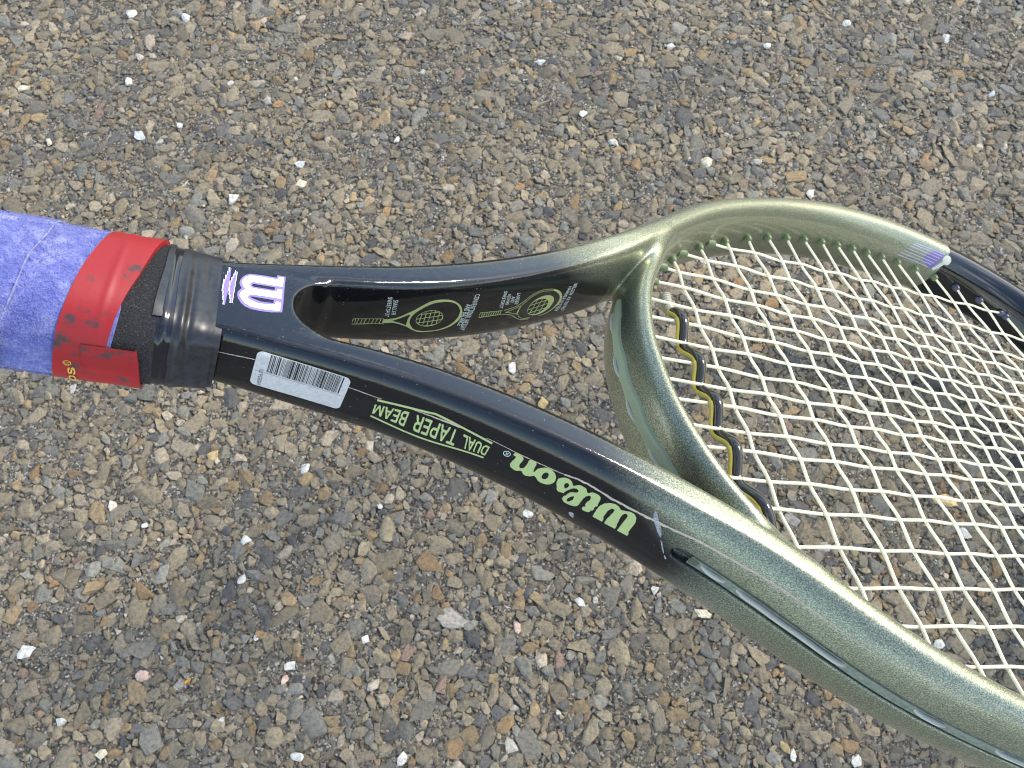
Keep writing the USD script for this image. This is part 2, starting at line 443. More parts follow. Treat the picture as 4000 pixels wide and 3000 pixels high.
def field2(xy, z, pre=None):
    """Signed distance (approximately) to the racket's frame. xy: (m, 2); z: (m,) or (k, 1) for k levels over the m points."""
    i, n, e = pre[0] if pre else near(RIM, xy)
    rim = profile(n, z, RIM["a"][i], RIM["b"][i], RIM["p"][i])
    rim = np.maximum(rim, e)
    # the groove that carries the strings round the outside of the head
    s = RIM["s"][i]
    s = np.minimum(s, RIM["s"][-1] - s)
    g0 = np.hypot(np.maximum(GROOVE0 - s, 0), z)
    groove = np.hypot(np.maximum(g0 - 1.7, 0), np.maximum(RIM["a"][i] - 1.7 - n, 0)) - 0.9
    i2, n2, e2 = pre[1] if pre else near(BAR, xy)
    bar = profile(n2, z, BAR["a"][i2], BAR["b"][i2], BAR["p"][i2])
    bar = np.maximum(bar, e2)
    d = smax(smin(rim, bar, 7.0), -groove, 0.7)
    x, y = xy[:, 0], xy[:, 1]
    # the solid neck between the arms
    hx, hy, hz, r = 54.0, np.interp(x, [-225, -208], [7.0, 9.0]), 13.5, 1.5
    qx, qy, qz = np.abs(x + 234.0) - hx + r, np.abs(y) - hy + r, np.abs(z) - hz + r
    web = np.sqrt(np.maximum(qx, 0) ** 2 + np.maximum(qy, 0) ** 2 + np.maximum(qz, 0) ** 2) + np.minimum(np.maximum(qx, np.maximum(qy, qz)), 0) - r
    web = smax(web, 8.6 - np.hypot(x + 181.0, y), 2.5)  # the rounded end of the opening between the arms
    d = smin(d, web, 3.0)
    # the faces are planed flat between rounded edges, from the neck along both arms
    flat = RIM["b"][i] * np.interp(s, [20, 45, 190, 260], [0.88, 0.945, 0.95, 1.06])
    return smax(d, np.abs(z) - flat, 0.9)


def field(P):
    return field2(P[:, :2], P[:, 2])


def field_grad(P, h=0.15):
    f0 = field(P)
    E = np.eye(3) * h
    g = np.stack([field(P + e) - field(P - e) for e in E], 1) / (2 * h)
    return f0, g


def settle(P, steps=2):
    """Moves points onto the frame's surface; gives back the unit normals too."""
    P = P.copy()
    for _ in range(steps):
        f, g = field_grad(P)
        P -= g * (np.clip(f, -1, 1) / np.maximum((g ** 2).sum(1), 0.2))[:, None]
    _, g = field_grad(P)
    return P, g / np.linalg.norm(g, axis=1)[:, None]


def surface_nets(D, origin, h):
    """A smooth mesh of the zero level of the grid D."""
    S = D < 0
    nx, ny, nz = D.shape
    c = np.zeros((nx - 1, ny - 1, nz - 1), np.int8)
    for dx in (0, 1):
        for dy in (0, 1):
            for dz in (0, 1):
                c += S[dx : nx - 1 + dx, dy : ny - 1 + dy, dz : nz - 1 + dz]
    cell = np.argwhere((c > 0) & (c < 8))
    ids = np.full(c.shape, -1, np.int32)
    ids[tuple(cell.T)] = np.arange(len(cell))
    acc, cnt = np.zeros((len(cell), 3)), np.zeros(len(cell))
    cor = np.array([(i, j, k) for i in (0, 1) for j in (0, 1) for k in (0, 1)])
    for p in range(8):
        for q in range(p + 1, 8):
            if np.abs(cor[p] - cor[q]).sum() != 1:
                continue
            a, b = D[tuple((cell + cor[p]).T)], D[tuple((cell + cor[q]).T)]
            m = (a < 0) != (b < 0)
            t = (a[m] / (a[m] - b[m]))[:, None]
            acc[m] += cor[p] + t * (cor[q] - cor[p])
            cnt[m] += 1
    V = origin + h * (cell + acc / cnt[:, None])
    faces = []
    for ax in range(3):
        u, v = (ax + 1) % 3, (ax + 2) % 3
        lo = [slice(None)] * 3
        hi = [slice(None)] * 3
        lo[ax], hi[ax] = slice(0, -1), slice(1, None)
        flip = S[tuple(lo)] != S[tuple(hi)]
        e = np.argwhere(flip)
        ok = (e[:, u] > 0) & (e[:, v] > 0) & (e[:, u] < D.shape[u] - 1) & (e[:, v] < D.shape[v] - 1)
        e = e[ok]
        inside = S[tuple(e.T)]
        def at(du, dv):
            k = e.copy()
            k[:, u] -= du
            k[:, v] -= dv
            return ids[tuple(k.T)]
        A, B, C_, D_ = at(1, 1), at(0, 1), at(0, 0), at(1, 0)
        B, D_ = np.where(inside, B, D_), np.where(inside, D_, B)
        faces += [np.c_[A, B, C_], np.c_[A, C_, D_]]
    return V, np.vstack(faces)


def frame_mesh(h=0.9):
    ax = [np.arange(-264, 342, h), np.arange(-157, 157 + h, h), np.arange(-20.7, 20.7, h)]
    X, Y = np.meshgrid(ax[0], ax[1], indexing="ij")
    xy = np.c_[X.ravel(), Y.ravel()]
    pre = near(RIM, xy), near(BAR, xy)
    close = (np.abs(pre[0][1]) < 14) | (np.abs(pre[1][1]) < 10) | (xy[:, 0] < -170)
    sub = xy[close]
    pre = [tuple(v[close] for v in q) for q in pre]
    D = np.full((len(xy), len(ax[2])), 5.0, np.float32)
    D[close] = np.stack([field2(sub, np.full(len(sub), z), pre) for z in ax[2]], 1)
    V, Fc = surface_nets(D.reshape(len(ax[0]), len(ax[1]), len(ax[2])), np.array([a[0] for a in ax]), h)
    V, Nn = settle(V)
    return V, Fc, Nn


# the handle: a rounded octagon-like section that swells a little towards the left
def handle_radius(x, phi, grow=0.0):
    t = np.clip((-207.0 - x) / 22.0, 0, 1)
    t = t * t * (3 - 2 * t)
    a, b = 15.1 + 1.4 * t + grow, 11.75 + 2.95 * t + grow
    p = 5.6 - 3.0 * t
    c, s = np.abs(np.cos(phi)), np.abs(np.sin(phi))
    return ((c / a) ** p + (s / b) ** p) ** (-1 / p)


def handle_point(x, phi, grow=0.0):
    r = handle_radius(x, phi, grow)
    return np.stack([x + 0 * phi, r * np.cos(phi) - 0.3, r * np.sin(phi) - 0.8], -1)


# ---------------------------------------------------------------- the racket, placed by one transform
M3 = np.array([[0.89452094, -0.16162404, 0.41678526], [0.00575018, 0.93643423, 0.35079604], [-0.44698906, -0.31139782, 0.8385894]])
RACKET_AT = np.array([0, 0, 173.2 + LIFT]) * MM


def racket_space(name):
    x = UsdGeom.Xform.Define(stage, f"/World/{name}")
    c = M3.T  # Gf matrices act on row vectors
    x.AddTransformOp().Set(Gf.Matrix4d(*c[0].tolist(), 0, *c[1].tolist(), 0, *c[2].tolist(), 0, *RACKET_AT.tolist(), 1))
    return x.GetPath().pathString


racket = racket_space("tennis_racket")
mark(racket, label="black and metallic green tennis racket with blue grip held above the asphalt", category="tennis racket")

# paint: glossy black that fades, flake by flake, into a metallic green
paint_mat = usdkit.material(stage, "/World/Looks/racket_paint", {
    "g": ("geometry", {}),
    "t": ("attribute", {"attribute": "paint"}),
    "fl": ("noise_texture", {"scale": 2400.0, "detail": 2.0}),
    "fm": ("map_range", {"from_min": 0.25, "from_max": 0.75, "to_min": -0.55, "to_max": 0.55}),
    "tw": ("math", {"math_type": "multiply"}),
    "sp": ("math", {"math_type": "subtract", "value1": 1.0}),
    "ad": ("math", {"math_type": "add", "use_clamp": True}),
    "col": ("mix", {"color1": (0.0035, 0.0036, 0.004), "color2": (0.27, 0.28, 0.2)}),
    "fr": ("rgb_ramp", {"ramp": [(0.3, (0.3, 0.36, 0.28)), (0.5, (1.0, 1.0, 1.0)), (0.7, (2.1, 2.1, 2.0))]}),
    "cm": ("mix", {"mix_type": "multiply", "fac": 0.75}),
    "met": ("math", {"math_type": "multiply", "value2": 1.0}),
    "rou": ("map_range", {"to_min": 0.045, "to_max": 0.42}),
    "b": ("bump", {"strength": 0.12, "distance": 0.0001}),
    "dust": ("noise_texture", {"scale": 2600.0, "detail": 0.0}),
    "dr": ("rgb_ramp", {"ramp": [(0.0, (0, 0, 0)), (0.83, (0, 0, 0)), (0.88, (0.5, 0.5, 0.5)), (1.0, (0.7, 0.7, 0.7))]}),
    "dm": ("mix", {"color2": (0.5, 0.5, 0.48)}),
    "bs": ("math", {"math_type": "multiply"}),
    "ch": ("math", {"math_type": "multiply", "value2": 0.45}),
    "p": ("principled_bsdf", {"ior": 1.5, "specular_ior_level": 0.7, "coat_roughness": 0.05}),
}, [("g.position", "fl.vector"), ("g.position", "dust.vector"), ("fl.fac", "fm.value"), ("t.fac", "sp.value2"), ("sp.value", "tw.value1"), ("fm.result", "tw.value2"), ("t.fac", "ad.value1"), ("tw.value", "bs.value1"), ("t.fac", "bs.value2"), ("bs.value", "ad.value2"), ("ad.value", "col.fac"), ("col.color", "cm.color1"),
    ("fl.fac", "fr.fac"), ("fr.color", "cm.color2"), ("cm.color", "dm.color1"), ("dust.fac", "dr.fac"), ("dr.color", "dm.fac"), ("dm.color", "p.base_color"), ("ad.value", "met.value1"), ("met.value", "p.metallic"),
    ("ad.value", "ch.value1"), ("ch.value", "p.coat_weight"), ("ad.value", "rou.value"), ("rou.result", "p.roughness"), ("fl.fac", "b.height"), ("t.fac", "b.strength"), ("b.normal", "p.normal")][:-2] + [("b.normal", "p.normal")], surface="p.BSDF")

V, F, N = frame_mesh()
bad = ~np.isfinite(V).all(1) | ~np.isfinite(N).all(1)
if bad.any():
    F = F[~bad[F].any(1)]
    V[bad], N[bad] = 0, [0, 0, 1]
fn = np.cross(V[F[:, 1]] - V[F[:, 0]], V[F[:, 2]] - V[F[:, 0]])
flip = (fn * N[F].sum(1)).sum(1) < 0
F[flip] = F[flip][:, [0, 2, 1]]


def paint_of(V):
    i, n, _ = near(RIM, V[:, :2])
    s = RIM["s"][i]
    s = np.minimum(s, RIM["s"][-1] - s)
    start = 206 - 26 * np.clip(V[:, 2] / 13, -0.3, 1.2)
    k = np.clip((s - start + 20) / 40, 0, 1)
    k = k * k * (3 - 2 * k)
    far_side = V[:, 1] > 0
    end = 486 + 0 * s
    k = np.where(s > end, 0, k)
    k = np.where(np.abs(near(BAR, V[:, :2])[1]) < 9, np.maximum(k, np.clip((V[:, 0] + 112) / 14, 0, 1) * (np.abs(V[:, 1]) < 62)), k)
    return k


put("frame", V, F, paint_mat, racket, normals=N, paint=paint_of(V))

# ---- strings
MAINS = [100.0, 85.5, 71.0, 60.0, 48.6, 37.9, 27.3, 16.4, 7.0, -2.3, -12.9, -21.8, -33.1, -44.4, -57.5, -71.4, -84.6, -97.7]
CROSSES = [-27.4, -6.2, 14.2, 32.8, 49.8, 65.8, 81.2, 96.5, 110.2, 123.6, 136.5, 149.5, 163.5, 179.0, 195.5, 213.5, 232.0, 251.0, 270.0]
WEAVE, STRING_R = 0.55, 0.65


def main_y(i, x):
    return MAINS[i] + ((0.055 if i == 0 else 0.02 if i == 1 else 0) - (0.05 if i == len(MAINS) - 1 else 0.02 if i == len(MAINS) - 2 else 0)) * (x - 30)


string_mat = usdkit.material(stage, "/World/Looks/string", {
    "g": ("geometry", {}),
    "n": ("noise_texture", {"scale": 1800.0, "detail": 2.0}),
    "r": ("rgb_ramp", {"ramp": [(0.3, (0.68, 0.61, 0.39)), (0.7, (0.79, 0.73, 0.50))]}),
    "p": ("principled_bsdf", {"roughness": 0.42, "specular_ior_level": 0.4, "subsurface_weight": 0.35, "subsurface_scale": 0.0012, "subsurface_radius": (1.0, 0.9, 0.6)}),
}, [("g.position", "n.vector"), ("n.fac", "r.fac"), ("r.color", "p.base_color")], surface="p.BSDF")
grommet_green = plain("green_nylon", (0.115, 0.15, 0.062), rough=0.38, spec=0.5, vary=0.15)
grommet_dark = plain("dark_nylon", (0.06, 0.06, 0.085), rough=0.35, vary=0.15)


def inner_span(line, lo, hi):
    """Where the straight line leaves the frame inside the head: its parameter at both ends."""
    t = np.linspace(lo, hi, 2400)
    P = line(t)
    f = field(np.c_[P, 0 * t])
    mid = len(t) // 2
    out = np.nonzero(f < 0)[0]
    return t[out[out < mid].max()], t[out[out > mid].min()]


def string(name, t, xy, knots_t, knots_z):
    zt = PchipInterpolator(knots_t, knots_z)(t)
    V, F, N = tube(np.c_[xy, zt], STRING_R, 8)
    put(name, V, F, string_mat, racket, normals=N)


ends = []  # (point, direction into the head, kind)
for i in range(len(MAINS)):
    line = lambda t, i=i: np.c_[t, main_y(i, t)]
    a, b = inner_span(line, -95 if abs(MAINS[i]) < 80 else -60, 335)
    cross_here = [(x, (WEAVE if ((i - 5) + (j - 2)) % 2 == 0 else -WEAVE)) for j, x in enumerate(CROSSES) if a + 1 < x < b - 1]
    kt = np.r_[a - 6, a - 1, [x for x, _ in cross_here], b + 1, b + 6]
    kz = np.r_[0, 0, [z for _, z in cross_here], 0, 0]
    t = np.arange(a - 5, b + 5, 1.3)
    string("main_string", t, line(t), kt, kz)
    d = np.array([1.0, (main_y(i, 1) - main_y(i, 0))])
    ends += [(line(np.array([a]))[0], d / np.linalg.norm(d), "m"), (line(np.array([b]))[0], -d / np.linalg.norm(d), "m")]
for j, x in enumerate(CROSSES):
    line = lambda t, x=x: np.c_[x + 0 * t, t]
    a, b = inner_span(line, -160, 160)
    here = [(main_y(i, x), (-WEAVE if ((i - 5) + (j - 2)) % 2 == 0 else WEAVE)) for i in range(len(MAINS)) if a + 1 < main_y(i, x) < b - 1][::-1]
    kt = np.r_[a - 6, a - 1, [y for y, _ in here], b + 1, b + 6]
    kz = np.r_[0, 0, [z for _, z in here], 0, 0]
    t = np.arange(a - 5, b + 5, 1.3)
    string("cross_string", t, line(t), kt, kz)
    ends += [(np.array([x, a]), np.array([0, 1.0]), "c"), (np.array([x, b]), np.array([0, -1.0]), "c")]

# ---- grommets: the little nylon barrels through which each string leaves the frame
for P, d, kind in ends:
    prof = [(-2.0, 2.0), (1.2, 2.0), (2.3, 1.85), (3.0, 1.45), (3.3, 0.8)]
    Q = np.array([np.r_[P + d * u, 0] for u, _ in prof])
    gV, gF, gN = tube(Q, np.array([r for _, r in prof]), 14)
    i_, n_, _ = near(RIM, P[None])
    s_ = min(RIM["s"][i_[0]], RIM["s"][-1] - RIM["s"][i_[0]])
    put("grommet", gV, gF, grommet_dark if s_ > 492 else grommet_green, racket, smooth=60)

# ---- the string groove round the outside, with its liner and the string lengths that lie in it
L_RIM = RIM["s"][-1]
length_mat = plain("worn_string", (0.40, 0.39, 0.31), rough=0.45, vary=0.12)


def rim_at(s, side, n, z):
    """A point by arc length from the throat, on the +y (side 1) or -y (side -1) half, n millimetres outward of the centre line."""
    q = s if side > 0 else L_RIM - s
    i = np.clip(np.round(np.asarray(q) / 0.12).astype(int), 0, len(RIM["P"]) - 1)
    P = RIM["P"][i] + RIM["N"][i] * np.asarray(n)[..., None]
    return np.concatenate([P, np.broadcast_to(np.asarray(z, float), P.shape[:-1])[..., None]], -1)


def rim_a(s):
    return RIM["a"][np.clip(np.round(np.asarray(s) / 0.12).astype(int), 0, len(RIM["P"]) - 1)]


liner_mat = plain("dark_liner", (0.15, 0.165, 0.12), rough=0.4, spec=0.6, vary=0.3, scale=900.0)
clear_mat = plain("smoky_nylon", (0.055, 0.07, 0.045), rough=0.25, spec=0.6, vary=0.2)
s = np.arange(199.5, 690.0, 2.0)
a = rim_a(s)
bulge = 0.35 * np.sin(s / 13.0) ** 2
rows = []
for z, n in ((-1.9, -2.2), (-1.5, -1.5), (-0.6, -1.9), (0.6, -1.9), (1.5, -1.5), (1.9, -2.2)):
    rows.append(rim_at(s, -1, a + n + 1.0 + bulge * 0.4, z * 1.12))
G = np.stack(rows, 1)
i = (np.arange(len(s) - 1)[:, None] * 6 + np.arange(5)).ravel()
put("groove_liner", G.reshape(-1, 3), np.c_[i, i + 1, i + 7, i + 6], liner_mat, racket, smooth=50)
t = np.linspace(0, 2 * np.pi, 25)[:-1]
disc = np.array([rim_at(np.array([201.0 + 1.6 * math.cos(q)]), -1, rim_a(np.array([201.0])) - 0.6, 1.9 * math.sin(q))[0] for q in t])
put("groove_plug", np.vstack([disc, disc.mean(0)]), np.array([(k, (k + 1) % 24, 24) for k in range(24)]), clear_mat, racket, smooth=None)
loops = [(203.0, 213.3), (215.8, 256.5), (279.0, 292.0), (309, 341), (363, 378), (398, 431), (455, 470), (492, 525)]
for s0, s1 in loops:
    q = np.linspace(s0, s1, max(8, int((s1 - s0) / 1.5)))
    e = np.minimum(q - s0, s1 - q)
    n = rim_a(q) - 0.35 - 3.0 * np.exp(-e / 1.1)
    z = 0.1 * np.sin(q * 0.4)
    tv, tf, tn = tube(rim_at(q, -1, n, z), 0.92, 8)
    put("string_length", tv, tf, length_mat, racket, normals=tn)

# ---- the strip of nylon on the throat bar, with the string lengths that it guides
y = np.arange(-47.0, 41.0, 0.8)
i = np.argmin(np.abs(BAR["s"][None] - y[:, None]), 1)
BP, BN = BAR["P"][i], BAR["N"][i]
SEG = [(36.5, 24.5), (15.5, 4.5), (-3.5, -14.0), (-21.5, -31.5), (-38.0, -46.0)]
wav = np.zeros(len(y))
for p, q in SEG:
    m = (p + q) / 2
    wav += 1.25 * np.exp(-((y - m) / 4.0) ** 2)
taper = np.clip(np.minimum(41 - y, y + 47) / 3.0, 0.15, 1)
rows = []
for z, n in ((-2.9, 3.9), (-2.6, 5.05), (-1.3, 5.45), (0.8, 5.45), (2.3, 5.1), (2.9, 3.9)):
    low = -1.7 * wav if z < 0 else 0.3 * wav
    zz = (z + 0.3) * (0.5 + 0.5 * taper) - (0.0 if z > 0 else 1) * low * -1.0 * (0.75 if z < -1 else 1.0) + (0.55 * wav if z > 0 else 0)
    rows.append(np.c_[BP + BN * (n + 0 * y)[:, None], zz])
G = np.stack(rows, 1)
k = (np.arange(len(y) - 1)[:, None] * 6 + np.arange(5)).ravel()
strip_mat = plain("pale_green_nylon", (0.26, 0.30, 0.185), rough=0.33, spec=0.5, vary=0.1)
put("throat_strip", G.reshape(-1, 3), np.c_[k, k + 6, k + 7, k + 1], strip_mat, racket, smooth=50)
for p, q in SEG:
    u = np.linspace(p, q, 14)
    j = np.argmin(np.abs(BAR["s"][None] - u[:, None]), 1)
    e = np.minimum(np.abs(u - p), np.abs(u - q))
    n = 5.75 - 2.6 * np.exp(-e / 1.2)
    tv, tf, tn = tube(np.c_[BAR["P"][j] + BAR["N"][j] * n[:, None], -1.9 + 0 * u], STRING_R, 8)
    put("string_length", tv, tf, length_mat, racket, normals=tn)

# ---------------------------------------------------------------- print on the frame: flat sheets that follow the surface
def surface_point(a, b, mode, lift):
    """A point of the frame's surface: 'xy' the upper face; 'lo' the outer side of the near arm and 'up' the inner side of the far arm, by arc length and height."""
    a, b = np.asarray(a, float), np.asarray(b, float)
    if mode == "xy":
        at = lambda k: np.c_[a, b, k]
        lo, hi = np.full(len(a), 6.0), np.full(len(a), 20.0)
    else:
        side = -1 if mode == "lo" else 1
        sg = 1 if mode == "lo" else -1
        at = lambda k: rim_at(a, side, sg * k, b)
        lo, hi = np.full(len(a), 1.0), np.full(len(a), 12.0)
    for _ in range(22):
        m = (lo + hi) / 2
        inside = field(at(m)) < 0
        lo, hi = np.where(inside, m, lo), np.where(inside, hi, m)
    return at((lo + hi) / 2 + lift)


def flat_print(name, V2, F2, mode, material, lift=0.05, edge=0.9, parent=None, sub=True):
    V2, F2 = np.asarray(V2, float), np.asarray(F2)
    if sub:
        V3, F2 = trimesh.remesh.subdivide_to_size(np.c_[V2, 0 * V2[:, 0]], F2, edge, max_iter=12)
        V3, inv = np.unique(V3.round(5), axis=0, return_inverse=True)
        F2 = inv.reshape(-1)[F2]
        V2 = V3[:, :2]
    P = surface_point(V2[:, 0], V2[:, 1], mode, lift)
    _, g = field_grad(P)
    g /= np.linalg.norm(g, axis=1)[:, None]
    fn = np.cross(P[F2[:, 1]] - P[F2[:, 0]], P[F2[:, 2]] - P[F2[:, 0]])
    flip = (fn * g[F2].sum(1)).sum(1) < 0
    F2 = F2.copy()
    F2[flip] = F2[flip][:, [0, 2, 1]]
    return put(name, P, F2, material, parent or racket, normals=g)


def polygon_mesh(polys):
    parts = []
    for rings in polys:
        pg = Polygon(rings[0], rings[1:]).buffer(0)
        for g in getattr(pg, "geoms", [pg]):
            if g.area > 1e-3:
                v, f = trimesh.creation.triangulate_polygon(g, engine="earcut")
                parts.append((np.asarray(v), np.asarray(f)))
    return joined(parts)


def text_flat(text, quad, bold=False):
    """Lettering squeezed into the four corners (baseline start, baseline end, top end, top start)."""
    m = meshkit.text_mesh(text, 1.0, 0.1, bold)
    v, f = np.array(m.vertices), np.array(m.faces)
    f = f[(v[f][:, :, 2] > 0.05).all(1)]
    used, inv = np.unique(f, return_inverse=True)
    v, f = v[used], inv.reshape(-1, 3)
    u = (v[:, 0] - v[:, 0].min()) / np.ptp(v[:, 0])
    w = v[:, 1]
    q = np.array(quad, float)
    P = (1 - u)[:, None] * (1 - w)[:, None] * q[0] + u[:, None] * (1 - w)[:, None] * q[1] + u[:, None] * w[:, None] * q[2] + (1 - u)[:, None] * w[:, None] * q[3]
    return P, f


ink_green = plain("green_ink", (0.36, 0.42, 0.17), rough=0.4, vary=0.06)
ink_pale = plain("pale_ink", (0.58, 0.66, 0.6), rough=0.4, vary=0.05)
ink_white = plain("white_ink", (0.74, 0.74, 0.75), rough=0.35, vary=0.02)
ink_purple = plain("purple_ink", (0.25, 0.18, 0.5), rough=0.35, vary=0.08)
ink_lilac = plain("lilac_ink", (0.46, 0.44, 0.58), rough=0.35, vary=0.05)
scuff_mat = plain("bare_scuff", (0.42, 0.34, 0.25), rough=0.7, vary=0.35, bump=0.5, scale=2500.0)
scrape_mat = plain("grey_scrape", (0.24, 0.245, 0.255), rough=0.7, vary=0.5, bump=0.6, scale=1800.0)

